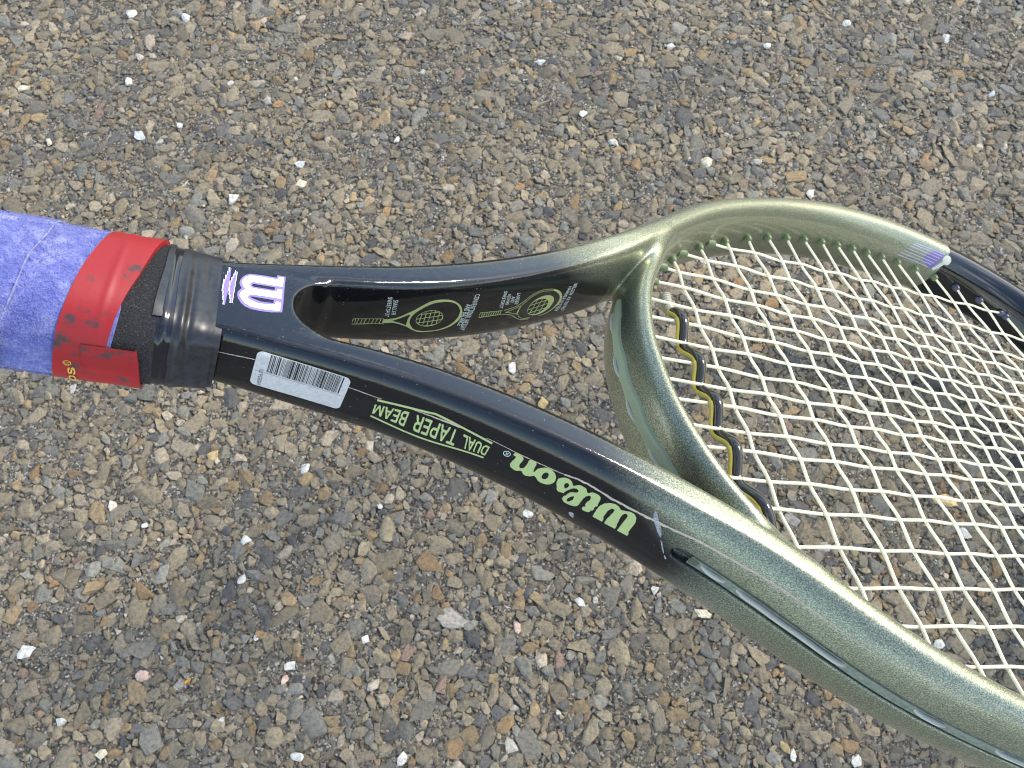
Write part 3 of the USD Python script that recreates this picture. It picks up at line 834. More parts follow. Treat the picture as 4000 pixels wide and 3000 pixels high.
DECALS = {'emblem_outline': [[[[-206.41,7.64],[-206.76,6.31],[-207.05,4.76],[-207.28,3.49],[-207.36,0.34],[-207.22,-1.07],[-207.05,-2.81],[-206.82,-4.29],[-206.49,-4.46],[-206.24,-0.85],[-206.06,0.63],[-205.88,8.84],[-206.22,9.07]]],[[[-205.49,5.63],[-205.79,4.08],[-205.83,0.68],[-205.73,-0.62],[-205.49,-1.88],[-205.26,-3.44],[-204.82,-3.4],[-204.6,0.96],[-204.28,7.92],[-204.69,8.24],[-205.16,6.82]]],[[[-201.4,7.87],[-202.36,7.19],[-203.05,6.21],[-203.48,5.12],[-203.58,4.1],[-203.36,3.18],[-202.89,2.31],[-203.35,1.72],[-203.78,0.9],[-203.88,-0.09],[-203.55,-1.47],[-202.91,-2.69],[-201.87,-3.84],[-200.38,-4.47],[-198.34,-4.69],[-195.46,-4.63],[-192.78,-4.08],[-192.53,0.59],[-192.47,4.31],[-192.26,8.93],[-194.36,9.06],[-194.58,8.05],[-197.68,8.13],[-199.81,8.06]],[[-200.5,3.72],[-200.56,4.07],[-200.21,4.52],[-194.8,4.47],[-194.93,3.44],[-199.98,3.47]],[[-198.08,-1.4],[-199.76,-0.86],[-200.77,-0.36],[-200.37,-0.02],[-194.92,-0.17],[-195.05,-1.3]]]],
'emblem_white': [[[[-193.99,8.51],[-192.77,8.54],[-192.88,5.16],[-194.3,5.02],[-200.24,5.14],[-200.89,4.74],[-201.1,4.07],[-200.9,3.5],[-200.29,2.9],[-194.4,2.89],[-194.17,3.86],[-192.98,3.94],[-193.09,0.66],[-194.31,0.63],[-200.25,0.66],[-200.89,0.46],[-201.34,-0.3],[-201.15,-0.93],[-200.55,-1.4],[-198.87,-2.06],[-197.22,-2.13],[-194.53,-1.73],[-194.44,-0.67],[-193.17,-0.58],[-193.33,-3.72],[-196.32,-3.97],[-198.37,-3.93],[-200.43,-3.65],[-201.77,-2.86],[-202.64,-1.74],[-203.29,-0.45],[-203.2,0.66],[-202.76,1.49],[-201.9,2.17],[-202.61,3.11],[-203.01,4.24],[-202.91,5.25],[-202.32,6.51],[-201.36,7.18],[-200.2,7.46],[-197.65,7.51],[-194.13,7.45]]],[[[-206.52,9.19],[-206.22,9.07],[-206.24,7.56],[-206.44,7.51]]],[[[-206.78,7.68],[-206.53,7.61],[-206.59,6.23],[-206.78,6.0]]],[[[-207.12,6.17],[-206.83,6.11],[-206.92,4.55],[-207.12,4.5]]],[[[-207.41,4.62],[-207.15,4.44],[-207.32,0.33],[-207.6,0.29]]],[[[-207.33,0.45],[-207.13,0.38],[-207.18,-1.06],[-207.37,-1.11]]],[[[-207.21,-1.13],[-207.01,-1.2],[-207.05,-2.69],[-207.25,-2.74]]],[[[-206.99,-2.56],[-206.78,-2.64],[-206.82,-4.29],[-207.01,-4.34]]],[[[-204.93,8.38],[-204.69,8.24],[-204.78,6.67],[-204.99,6.74]]],[[[-205.29,6.92],[-205.06,6.83],[-205.13,5.46],[-205.31,5.42]]],[[[-205.61,5.6],[-205.39,5.46],[-205.43,4.16],[-205.63,4.12]]],[[[-205.92,4.29],[-205.7,4.22],[-205.83,0.68],[-206.04,0.64]]],[[[-205.91,0.66],[-205.66,0.66],[-205.73,-0.74],[-205.86,-0.77]]],[[[-205.66,-0.6],[-205.45,-0.68],[-205.5,-2.0],[-205.66,-2.04]]],[[[-205.44,-1.93],[-205.22,-1.94],[-205.26,-3.44],[-205.45,-3.48]]],[[[-204.4,7.88],[-204.28,7.89],[-204.78,-3.4],[-204.91,-3.36]]]],
'script_lettering': [[[[137.28,3.66],[137.76,3.39],[138.12,3.49],[138.36,3.06],[138.36,2.35],[138.36,1.75],[138.24,1.22],[138.24,0.67],[138.24,0.05],[138.24,-0.57],[138.48,-1.16],[138.84,-1.62],[139.32,-1.92],[139.8,-2.08],[140.16,-2.17],[140.64,-2.19],[141.0,-2.14],[141.36,-1.94],[141.72,-1.59],[142.08,-1.29],[142.44,-1.3],[142.8,-1.68],[143.28,-2.12],[143.64,-2.33],[144.12,-2.32],[144.48,-2.21],[144.84,-2.06],[145.2,-1.84],[145.56,-1.53],[145.92,-1.14],[146.16,-0.81],[146.52,-0.73],[146.88,-0.95],[147.36,-1.33],[147.84,-1.7],[148.2,-1.96],[148.68,-2.08],[149.16,-2.1],[149.52,-2.08],[150.0,-2.02],[150.36,-1.91],[150.72,-1.74],[151.08,-1.52],[151.44,-1.22],[151.68,-0.88],[151.92,-0.45],[152.04,0.08],[152.16,0.63],[152.16,1.24],[152.04,1.86],[151.8,2.47],[151.56,3.03],[151.2,3.53],[150.84,3.94],[150.48,4.3],[150.0,4.55],[149.64,4.76],[149.16,4.9],[148.8,4.98],[148.32,4.98],[147.96,4.91],[147.6,4.78],[147.24,4.56],[146.88,4.3],[146.64,3.99],[146.28,3.65],[146.04,3.27],[145.8,2.89],[145.68,2.46],[145.56,1.88],[145.56,1.11],[145.44,0.52],[145.32,0.61],[145.08,1.3],[144.84,2.08],[144.72,2.8],[144.6,3.44],[144.6,4.0],[144.36,4.44],[144.12,4.78],[143.64,4.97],[143.16,5.03],[142.68,4.96],[142.32,4.75],[142.08,4.38],[142.08,3.86],[142.2,3.24],[142.32,2.59],[142.32,1.96],[142.32,1.38],[142.32,0.81],[142.2,0.3],[141.96,-0.08],[141.48,-0.3],[141.12,-0.13],[140.76,0.42],[140.64,1.06],[140.64,1.65],[140.64,2.23],[140.64,2.84],[140.64,3.45],[140.4,3.99],[140.04,4.4],[139.56,4.66],[139.2,4.78],[138.72,4.79],[138.36,4.74],[137.88,4.69],[137.52,4.62],[137.28,4.3]],[[148.56,3.01],[148.8,3.07],[149.16,2.93],[149.4,2.58],[149.64,2.11],[149.64,1.63],[149.76,1.17],[149.64,0.74],[149.64,0.37],[149.4,0.08],[149.16,-0.13],[148.8,-0.19],[148.44,-0.08],[148.2,0.2],[148.08,0.65],[147.96,1.17],[147.96,1.67],[147.96,2.12],[148.08,2.51],[148.2,2.81]]],[[[153.84,-0.73],[154.08,-1.27],[154.44,-1.73],[154.8,-2.02],[155.16,-2.09],[155.52,-2.01],[155.88,-1.86],[156.24,-1.73],[156.6,-1.74],[156.72,-1.84],[156.6,-1.11],[156.72,-0.37],[156.96,0.33],[157.2,0.99],[157.44,1.59],[157.68,2.09],[158.04,2.47],[158.52,2.68],[159.12,2.61],[159.6,2.19],[159.6,1.47],[159.24,0.99],[158.76,0.73],[158.28,0.46],[158.04,-0.0],[157.8,-0.68],[157.68,-1.59],[157.68,-2.4],[157.32,-2.51],[157.32,-2.99],[157.44,-3.57],[157.56,-4.14],[157.92,-4.62],[158.28,-4.99],[158.64,-5.2],[159.12,-5.27],[159.48,-5.31],[159.84,-5.3],[160.2,-5.26],[160.56,-5.21],[160.92,-5.13],[161.28,-5.03],[161.64,-4.9],[162.0,-4.72],[162.24,-4.46],[162.48,-4.12],[162.6,-3.67],[162.6,-3.14],[162.6,-2.56],[162.48,-1.98],[162.48,-1.41],[162.36,-0.86],[162.36,-0.32],[162.24,0.2],[162.24,0.7],[162.36,1.18],[162.36,1.63],[162.6,2.06],[162.72,2.45],[163.08,2.72],[163.44,2.68],[163.68,2.28],[163.92,1.78],[164.04,1.28],[164.04,0.78],[163.92,0.27],[163.8,-0.24],[163.92,-0.82],[163.92,-1.38],[164.16,-1.89],[164.64,-2.3],[165.12,-2.59],[165.6,-2.77],[166.08,-2.82],[166.56,-2.73],[166.92,-2.51],[167.04,-2.15],[167.04,-1.65],[166.8,-1.05],[166.68,-0.54],[166.92,-0.15],[167.04,0.24],[166.92,0.76],[166.68,1.33],[166.56,1.87],[166.44,2.39],[166.44,2.91],[166.2,3.42],[165.96,3.9],[165.72,4.31],[165.36,4.58],[164.88,4.72],[164.52,4.78],[164.16,4.78],[163.8,4.74],[163.44,4.68],[163.2,4.56],[162.84,4.35],[162.6,4.02],[162.36,3.61],[162.12,3.33],[161.88,3.38],[161.52,3.77],[161.16,4.23],[160.8,4.53],[160.44,4.68],[160.08,4.74],[159.6,4.76],[159.24,4.78],[158.88,4.74],[158.64,4.65],[158.28,4.46],[158.04,4.14],[157.8,3.71],[157.56,3.36],[157.32,3.18],[157.08,3.29],[156.72,3.65],[156.36,4.09],[156.0,4.46],[155.64,4.68],[155.16,4.81],[154.8,4.85],[154.44,4.83],[154.2,4.75],[153.84,4.62],[153.48,4.43],[153.24,4.19],[153.0,3.91],[152.76,3.58],[152.52,3.19],[152.4,2.74],[152.52,2.24],[152.64,1.7],[152.76,1.15],[153.0,0.63],[153.24,0.17],[153.6,-0.28]],[[160.08,-1.65],[160.2,-2.15],[160.2,-2.59],[160.08,-2.96],[159.96,-3.29],[159.84,-3.64],[159.6,-4.0],[159.48,-4.24],[159.24,-4.22],[159.0,-3.86],[158.76,-3.39],[158.76,-2.96],[158.76,-2.57],[158.88,-2.18],[159.0,-1.78],[159.12,-1.38],[159.36,-1.05],[159.48,-0.86],[159.72,-0.89],[159.96,-1.18]],[[154.92,2.39],[155.04,2.68],[155.16,2.88],[155.4,3.0],[155.64,3.01],[155.88,2.92],[156.12,2.72],[156.24,2.42],[156.36,2.06],[156.36,1.66],[156.36,1.27],[156.24,0.93],[156.12,0.68],[156.0,0.57],[155.76,0.62],[155.52,0.82],[155.28,1.11],[155.16,1.42],[155.04,1.75],[154.92,2.08]]],[[[164.04,-3.65],[164.04,-3.19],[164.16,-2.79],[164.4,-2.51],[164.64,-2.35],[165.0,-2.3],[165.36,-2.26],[165.72,-2.25],[166.08,-2.32],[166.44,-2.54],[166.56,-2.97],[166.68,-3.49],[166.56,-3.92],[166.32,-4.16],[165.96,-4.28],[165.6,-4.37],[165.36,-4.45],[165.0,-4.46],[164.64,-4.35],[164.28,-4.06]]],[[[168.48,-4.9],[167.64,-1.17],[167.52,0.95],[167.88,2.62],[168.96,4.06],[170.4,4.78],[171.72,4.69],[173.04,3.83],[174.12,4.35],[175.56,5.14],[176.88,5.07],[178.08,4.1],[179.04,2.26],[179.4,-0.29],[179.88,-3.1],[180.24,-3.26],[180.6,-4.82],[177.12,-4.95],[176.4,-0.73],[176.04,2.64],[175.32,3.56],[174.6,3.19],[174.48,1.66],[175.56,-2.51],[176.04,-3.54],[176.28,-4.78],[172.56,-4.99],[172.08,-2.59],[171.96,1.32],[171.6,2.68],[170.64,2.33],[170.4,0.67],[170.88,-2.64],[171.48,-3.57],[171.72,-4.82]]]],
'mark_ring': [[[[136.56,3.16],[136.56,3.37],[136.44,3.56],[136.2,3.73],[136.08,3.86],[135.84,3.97],[135.6,4.01],[135.48,4.02],[135.24,3.98],[135.0,3.85],[134.76,3.71],[134.64,3.54],[134.64,3.34],[134.52,3.12],[134.52,2.89],[134.52,2.68],[134.64,2.43],[134.76,2.22],[134.88,2.04],[135.12,1.82],[135.36,1.72],[135.6,1.66],[135.84,1.66],[135.96,1.7],[136.2,1.78],[136.32,1.9],[136.44,2.06],[136.56,2.25],[136.68,2.47],[136.68,2.69],[136.68,2.93]],[[136.56,2.92],[136.56,2.73],[136.44,2.54],[136.44,2.37],[136.32,2.21],[136.08,1.98],[135.72,1.87],[135.48,1.9],[135.36,1.96],[135.12,2.05],[135.0,2.19],[134.88,2.35],[134.76,2.51],[134.76,2.69],[134.64,2.88],[134.76,3.07],[134.76,3.24],[134.88,3.41],[134.88,3.55],[135.12,3.66],[135.24,3.75],[135.48,3.81],[135.84,3.76],[135.96,3.68],[136.2,3.58],[136.32,3.44],[136.44,3.28],[136.44,3.1]]]],
'text': [('mark','R',[[135.96,3.44],[135.12,3.41],[135.36,2.25],[136.08,2.27]],
'lo'),('beam','DUAL',[[130.44,2.35],[121.92,2.87],[123.48,-2.8],[130.68,-1.77]],
'lo'),('beam','TAPER',[[120.36,3.3],[107.64,3.0],[108.48,-3.81],[121.32,-3.37]],
'lo'),('beam','BEAM',[[105.48,2.94],[95.88,1.31],[96.12,-2.51],[105.96,-3.44]],
'lo'),('note','SMALLER',[[98.88,7.9],[99.96,1.77],[101.28,1.58],[100.32,7.98]],
'up'),('note','SWEETSPOT',[[96.96,8.81],[98.16,0.89],[99.48,0.73],[98.28,8.88]],
'up'),('note','CONVENTIONAL WEIGHT',[[125.88,9.52],[126.84,-7.1],[129.12,-7.99],[127.68,9.67]],
'up'),('note','AND BALANCE',[[124.08,5.79],[124.92,-4.67],[126.96,-5.33],[126.0,5.5]],
'up'),('note','LARGER',[[143.04,8.59],[144.36,3.21],[146.16,2.79],[144.72,8.25]],
'up'),('note','AND',[[141.36,7.23],[142.08,4.48],[143.64,4.11],[142.92,7.01]],
'up'),('note','HIGHER',[[139.32,8.49],[140.28,3.51],[141.84,3.25],[140.64,8.27]],
'up'),('note','SWEETSPOT',[[137.04,9.91],[138.24,2.41],[140.04,1.75],[138.36,9.83]],
'up'),('note','WILSON  PATENTED',[[170.28,8.19],[172.92,-6.47],[175.32,-7.54],[172.32,8.06]],
'up'),('note','HAMMER SYSTEM',[[168.12,7.13],[169.08,-5.68],[171.48,-6.84],[169.92,6.89]],
'up'),('serial','H083673',[[66.36,-4.75],[66.0,1.64],[65.04,1.46],[65.28,-5.01]],
'lo')],
'beam_lines': [[[[98.28,-4.69],[100.44,-5.09],[100.44,-5.09],[102.6,-5.43],[102.6,-5.43],[104.76,-5.76],[104.76,-5.76],[106.92,-6.01],[107.04,-6.0],[109.2,-6.15],[109.2,-6.15],[111.36,-6.19],[111.36,-6.19],[113.52,-6.08],[113.52,-6.08],[115.68,-5.87],[115.68,-5.87],[117.84,-5.53],[117.84,-5.53],[120.0,-5.13],[120.0,-5.13],[122.16,-4.7],[124.32,-4.28],[126.48,-3.9],[128.64,-3.59],[130.8,-3.38],[130.68,-2.68],[128.52,-2.89],[128.52,-2.89],[126.36,-3.19],[126.36,-3.19],[124.2,-3.57],[124.2,-3.57],[122.04,-3.97],[122.04,-3.97],[119.88,-4.41],[117.72,-4.78],[115.56,-5.11],[113.4,-5.34],[111.24,-5.43],[109.08,-5.4],[106.92,-5.26],[104.76,-5.02],[102.6,-4.72],[100.44,-4.37],[98.28,-3.97],[98.28,-3.97],[96.12,-3.58],[96.12,-4.28]]],[[[95.76,3.77],[103.44,4.99],[109.2,5.94],[111.96,6.55],[115.32,6.29],[122.04,5.43],[130.32,4.62],[130.32,3.74],[122.4,4.62],[115.68,5.41],[111.96,5.78],[109.56,5.18],[103.68,4.2],[96.0,2.97]]]],
'diagram': [[[[90.24,-3.16],[95.04,-2.66],[95.04,-2.71],[95.16,-2.65],[96.12,-2.57],[96.24,-2.65],[96.24,-2.56],[97.2,-2.49],[97.32,-2.58],[97.32,-2.61],[97.44,-2.48],[98.64,-2.4],[98.76,-2.3],[98.64,-2.18],[98.16,-0.17],[98.04,-0.07],[89.88,-0.52],[89.04,-0.62],[89.04,-0.71],[89.28,-3.21],[89.4,-3.31]],[[90.6,-0.7],[90.48,-2.9],[90.12,-2.94],[90.0,-0.73]],[[90.84,-0.71],[91.68,-0.62],[91.56,-2.77],[90.72,-2.87]],[[91.92,-0.62],[92.76,-0.55],[92.64,-2.65],[91.8,-2.75]],[[93.0,-0.54],[93.96,-0.48],[93.84,-2.54],[92.88,-2.63]],[[94.08,-0.47],[95.04,-0.41],[94.92,-2.44],[93.96,-2.51]],[[96.12,-0.38],[96.12,-2.35],[95.16,-2.42],[95.28,-0.41]],[[97.32,-0.34],[97.2,-2.27],[96.24,-2.33],[96.36,-0.37]],[[98.04,-0.32],[98.4,-2.19],[97.44,-2.25],[97.56,-0.33]],[[89.16,-0.83],[89.76,-0.77],[90.0,-2.97],[89.4,-3.08]]],[[[103.8,-2.57],[106.32,-3.68],[107.16,-4.18],[108.96,-5.43],[109.92,-6.04],[110.88,-6.53],[111.72,-6.86],[112.68,-7.03],[113.52,-7.09],[115.08,-7.05],[118.32,-6.64],[119.76,-6.28],[121.2,-5.66],[122.4,-4.81],[122.88,-4.3],[123.36,-3.73],[123.84,-3.08],[124.2,-2.33],[124.44,-1.48],[124.44,-0.54],[124.44,0.51],[124.2,1.62],[123.72,2.78],[123.12,3.92],[122.4,4.95],[121.56,5.83],[120.6,6.54],[119.64,7.11],[118.8,7.55],[117.84,7.86],[117.0,8.05],[116.16,8.16],[114.48,8.21],[112.92,8.08],[112.2,7.93],[111.6,7.72],[110.88,7.45],[110.28,7.11],[109.2,6.28],[107.64,4.8],[106.68,3.85],[103.92,1.7],[102.84,0.87],[101.64,0.22],[100.92,-0.01],[100.2,-0.15],[98.28,-0.34],[98.64,-2.15],[101.4,-1.95],[102.12,-2.06],[102.96,-2.27]],[[108.36,3.82],[109.44,4.91],[110.04,5.39],[111.24,6.24],[111.96,6.58],[112.68,6.85],[113.52,7.05],[114.24,7.16],[116.04,7.23],[116.88,7.19],[117.84,7.05],[118.8,6.76],[119.88,6.27],[120.84,5.56],[121.8,4.62],[122.64,3.46],[123.12,2.2],[123.36,0.98],[123.48,-0.12],[123.24,-1.12],[123.0,-2.01],[122.64,-2.81],[122.16,-3.51],[121.68,-4.13],[121.08,-4.67],[119.64,-5.55],[118.92,-5.89],[118.2,-6.15],[117.36,-6.33],[115.56,-6.49],[113.76,-6.48],[112.92,-6.41],[111.96,-6.24],[111.0,-5.96],[109.92,-5.47],[108.96,-4.7],[108.12,-3.65],[107.28,-2.48],[106.8,-1.27],[106.68,-0.12],[106.8,0.9],[107.04,1.77],[107.4,2.53],[107.88,3.21]],[[106.08,-2.11],[106.2,-3.13],[104.16,-2.09],[101.04,-1.03],[103.08,0.03],[105.48,1.7],[106.08,1.7],[105.84,-0.12]]],[[[116.4,2.35],[115.68,2.88],[114.84,3.28],[114.12,3.51],[113.4,3.65],[112.56,3.68],[111.84,3.61],[111.0,3.4],[110.28,3.05],[109.68,2.59],[109.32,2.22],[108.84,1.59],[108.72,1.13],[108.6,0.65],[108.6,-0.08],[108.72,-0.84],[109.08,-1.54],[109.32,-2.02],[109.8,-2.44],[110.4,-3.0],[111.24,-3.48],[112.08,-3.81],[113.04,-4.03],[113.88,-4.08],[115.08,-3.92],[115.92,-3.62],[116.88,-3.0],[117.36,-2.42],[117.72,-1.75],[117.84,-1.26],[117.96,-0.77],[117.84,0.01],[117.6,0.77],[117.36,1.26],[117.0,1.73]],[[117.36,-2.08],[117.0,-2.48],[116.64,-2.89],[116.4,-1.26],[117.72,-1.09],[117.6,-1.43]],[[116.4,-3.03],[116.4,-3.09],[115.08,-3.26],[114.84,-1.48],[116.16,-1.29]],[[115.56,-3.49],[115.32,-3.6],[115.2,-3.63],[115.2,-3.55]],[[113.64,-3.83],[113.64,-3.77],[114.96,-3.58],[114.96,-3.68],[114.72,-3.74]],[[113.52,-3.8],[113.52,-3.81],[113.28,-3.81]],[[113.4,-3.49],[112.32,-3.67],[112.08,-3.61],[111.84,-1.93],[113.16,-1.73]],[[111.24,-3.27],[110.52,-2.84],[110.4,-2.18],[111.72,-1.96],[111.96,-3.54]],[[110.28,-2.21],[110.28,-2.68],[109.8,-2.28]],[[108.96,-1.02],[108.84,-0.43],[109.92,-0.22],[110.16,-1.93],[109.56,-2.03],[109.2,-1.47]],[[108.84,0.84],[109.08,1.64],[109.68,1.74],[109.92,0.08],[108.72,-0.16],[108.72,0.38]],[[109.32,1.95],[109.44,2.09],[109.68,2.29],[109.68,2.03]],[[110.4,2.87],[111.0,3.16],[111.12,2.27],[109.8,2.04],[109.8,2.45]],[[112.44,3.45],[112.56,2.51],[111.24,2.3],[111.12,3.21],[111.6,3.34]],[[113.88,3.33],[114.0,2.75],[112.68,2.54],[112.56,3.45],[113.4,3.43]],[[115.2,2.93],[114.24,2.78],[114.12,3.29]],[[116.76,1.82],[117.24,1.22],[116.04,1.05],[115.8,2.6],[116.28,2.2]],[[117.36,0.94],[117.6,-0.81],[116.28,-0.98],[116.04,0.76]],[[111.6,-1.69],[110.4,-1.9],[110.16,-0.18],[111.36,0.04]],[[111.36,0.31],[110.16,0.09],[109.92,1.78],[111.12,2.0]],[[113.16,-1.45],[111.84,-1.65],[111.6,0.08],[112.92,0.28]],[[112.8,0.57],[111.6,0.34],[111.36,2.04],[112.56,2.25]],[[114.96,-3.28],[113.64,-3.48],[113.4,-1.7],[114.6,-1.51]],[[114.6,-1.22],[113.28,-1.42],[113.04,0.31],[114.36,0.51]],[[114.36,0.79],[113.04,0.58],[112.8,2.28],[114.0,2.48]],[[114.48,0.81],[114.24,2.51],[115.56,2.71],[115.8,1.01]],[[114.84,-1.19],[114.48,0.54],[115.8,0.73],[116.16,-1.01]]]],
'diagram_two': [[[[132.0,-1.65],[139.44,-1.45],[139.56,-1.5],[139.56,-1.45],[140.4,-1.45],[140.52,-1.51],[140.64,-1.45],[141.12,-1.46],[141.12,-1.38],[143.64,-1.86],[144.6,-2.17],[145.56,-2.55],[146.64,-3.06],[147.6,-3.73],[149.88,-5.3],[151.08,-5.97],[152.16,-6.51],[153.24,-6.88],[154.32,-7.12],[157.08,-7.53],[157.08,-7.41],[156.96,-7.28],[156.84,-7.21],[154.08,-6.81],[153.12,-6.57],[152.04,-6.23],[150.96,-5.73],[149.88,-5.08],[147.6,-3.54],[146.52,-2.84],[145.56,-2.32],[144.6,-1.93],[142.68,-1.45],[141.0,-1.15],[141.0,-1.22],[140.52,-1.22],[140.28,0.51],[140.52,0.5],[140.64,0.57],[140.52,0.67],[140.4,0.74],[140.16,0.79],[140.04,0.75],[139.2,0.79],[139.08,0.83],[139.08,0.8],[138.24,0.83],[138.12,0.89],[138.12,0.84],[137.28,0.89],[137.16,0.91],[137.16,0.89],[136.32,0.89],[136.2,0.94],[136.2,0.9],[135.36,0.92],[135.24,0.97],[135.24,0.92],[134.4,0.94],[134.28,0.99],[134.28,0.94],[133.56,0.96],[133.44,1.01],[133.32,0.96],[132.6,0.97],[132.48,1.02],[132.48,0.97],[131.4,0.97],[131.4,0.91],[131.88,-1.53]],[[139.56,-1.22],[139.32,0.57],[140.04,0.53],[140.28,-1.22]],[[138.6,-1.22],[138.36,0.6],[139.08,0.57],[139.32,-1.22]],[[137.64,-1.22],[137.4,0.64],[138.12,0.61],[138.36,-1.22]],[[136.68,-1.25],[136.44,0.67],[137.16,0.65],[137.4,-1.22]],[[135.72,-1.27],[135.48,0.69],[136.2,0.68],[136.44,-1.25]],[[134.88,-1.29],[134.52,0.73],[135.24,0.7],[135.48,-1.27]],[[134.64,-1.3],[133.92,-1.32],[133.56,0.73],[134.28,0.73]],[[132.72,-1.35],[132.0,-1.41],[131.64,0.75],[132.48,0.75]],[[133.68,-1.33],[132.96,-1.36],[132.72,0.74],[133.32,0.73]]],[[[144.0,1.05],[145.8,1.61],[146.28,1.87],[147.24,2.54],[148.44,3.76],[149.76,5.53],[150.48,6.33],[151.44,6.98],[152.52,7.48],[153.84,7.83],[154.44,7.94],[156.0,8.03],[156.72,8.0],[158.4,7.83],[160.2,7.48],[160.8,6.76],[159.96,6.98],[159.12,7.11],[156.24,7.42],[154.92,7.42],[154.32,7.34],[153.12,7.05],[152.16,6.63],[151.32,6.09],[150.6,5.43],[150.0,4.68],[148.92,3.08],[148.44,2.16],[148.32,1.06],[148.32,-0.22],[148.32,-0.89],[148.56,-1.68],[149.04,-2.51],[149.64,-3.47],[150.24,-4.2],[150.96,-4.86],[151.8,-5.41],[152.52,-5.87],[153.24,-6.23],[153.96,-6.46],[154.56,-6.6],[157.32,-6.73],[157.32,-6.57],[157.08,-6.44],[154.44,-6.3],[153.84,-6.17],[153.12,-5.96],[152.4,-5.63],[151.8,-5.2],[151.08,-4.68],[150.36,-4.09],[149.76,-3.44],[149.16,-2.58],[148.8,-1.79],[148.68,-1.05],[148.56,-0.37],[148.56,0.89],[148.56,1.45],[148.92,2.45],[150.24,4.48],[151.2,5.57],[152.4,6.43],[153.84,7.01],[155.04,7.22],[155.64,7.23],[156.36,7.22],[159.24,6.89],[160.08,6.76],[160.92,6.53],[160.92,6.59],[161.76,6.27],[162.6,5.76],[163.56,5.11],[164.64,4.34],[165.6,3.5],[166.32,2.64],[166.92,1.78],[167.16,0.95],[167.52,-0.51],[167.4,-1.76],[167.16,-2.84],[166.8,-3.84],[165.84,-5.11],[165.0,-5.76],[164.04,-6.24],[162.84,-6.5],[161.4,-6.47],[161.4,-6.7],[162.36,-6.85],[163.2,-6.86],[163.92,-6.76],[164.52,-6.56],[165.12,-6.27],[166.08,-5.54],[167.04,-4.69],[167.76,-3.75],[168.36,-2.71],[168.6,-2.12],[168.72,-1.47],[168.72,-0.73],[168.72,0.05],[168.36,0.93],[168.0,1.9],[167.28,2.93],[166.44,3.97],[165.48,4.95],[164.28,5.8],[163.2,6.46],[162.12,6.96],[161.16,7.32],[160.32,7.56],[160.08,7.7],[158.28,8.04],[156.6,8.21],[155.04,8.21],[154.32,8.14],[153.6,8.03],[152.4,7.68],[151.32,7.18],[150.72,6.89],[149.88,6.14],[148.56,4.39],[147.84,3.54],[147.0,2.76],[146.16,2.1],[145.08,1.62],[141.48,0.69],[141.48,0.57],[141.6,0.46]]],[[[160.68,4.41],[159.6,4.8],[158.4,5.0],[157.2,5.01],[156.48,4.91],[155.4,4.62],[154.44,4.14],[153.6,3.49],[153.24,2.96],[152.76,2.1],[152.52,1.14],[152.52,0.13],[152.64,-0.56],[152.88,-1.58],[153.24,-2.23],[153.72,-2.84],[154.32,-3.45],[154.56,-3.73],[155.52,-4.46],[156.72,-5.08],[157.44,-5.37],[158.28,-5.58],[159.6,-5.71],[160.8,-5.62],[161.52,-5.43],[162.24,-5.15],[163.08,-4.57],[163.8,-3.81],[164.28,-3.23],[164.52,-2.6],[164.76,-1.59],[164.76,-0.53],[164.64,0.19],[164.4,0.89],[163.8,1.9],[163.32,2.53],[162.72,3.1],[162.12,3.61],[161.76,3.83]],[[161.28,1.26],[161.88,0.24],[159.96,-0.06],[159.84,2.03],[160.44,2.12],[160.8,1.75]],[[162.12,-2.24],[160.2,-2.51],[159.96,-0.39],[162.0,-0.08],[162.12,-0.49],[162.24,-1.8]],[[161.76,-3.31],[161.04,-4.12],[160.44,-4.52],[160.2,-2.88],[162.12,-2.6]],[[158.88,-4.95],[158.04,-4.95],[157.8,-3.26],[159.84,-2.93],[160.08,-4.66]],[[156.36,-4.58],[155.52,-4.23],[155.52,-3.65],[157.56,-3.31],[157.68,-4.93],[156.96,-4.78]],[[155.28,-4.05],[154.8,-3.78],[155.28,-3.71]],[[153.48,-2.42],[153.12,-1.77],[153.0,-1.6],[155.04,-1.22],[155.16,-3.37],[154.44,-3.49],[153.84,-2.91]],[[152.52,-0.24],[152.64,0.74],[152.76,-0.89]],[[153.24,2.2],[154.08,2.91],[154.8,3.29],[154.92,1.49],[152.88,1.12],[152.88,1.55]],[[155.88,3.57],[157.08,3.58],[157.2,1.91],[155.16,1.55],[155.04,3.39]],[[158.64,3.19],[159.48,2.81],[159.48,2.3],[157.44,1.96],[157.32,3.54],[158.04,3.39]],[[159.72,2.61],[160.08,2.4],[159.84,2.35]],[[155.28,-1.18],[157.32,-0.83],[157.44,-2.97],[155.52,-3.32]],[[157.68,-0.78],[159.72,-0.44],[159.84,-2.58],[157.8,-2.92]],[[159.6,-0.11],[157.56,-0.45],[157.44,1.64],[159.48,1.98]],[[157.32,-0.5],[155.28,-0.85],[155.16,1.23],[157.2,1.59]],[[155.04,-0.89],[153.0,-1.28],[152.88,0.8],[154.92,1.17]]],[[[148.68,-2.8],[148.8,-2.74],[148.2,-0.17],[148.2,1.64],[148.08,1.81],[147.96,1.83],[144.72,0.36],[142.56,-0.56],[142.56,-0.64],[142.68,-0.79],[145.56,-1.62]],[[147.96,-0.01],[148.44,-2.51],[145.44,-1.38],[143.04,-0.68],[144.96,0.13],[147.96,1.49]]]],
'sticker': [[63.48,7.62],[86.88,8.35],[87.48,-5.08],[63.84,-6.1]],
'seam': [[52.8,3.34],[57.84,3.73],[63.24,4.34],[87.48,4.64],[95.28,4.37],[130.08,5.22],[138.24,4.88],[150.36,5.29],[159.36,6.52],[169.56,5.97],[181.56,6.63],[188.16,7.48],[198.24,9.03],[209.04,9.81],[219.6,10.79],[230.64,11.11],[244.32,11.21],[245.52,10.86],[256.92,11.15],[273.84,10.98]],
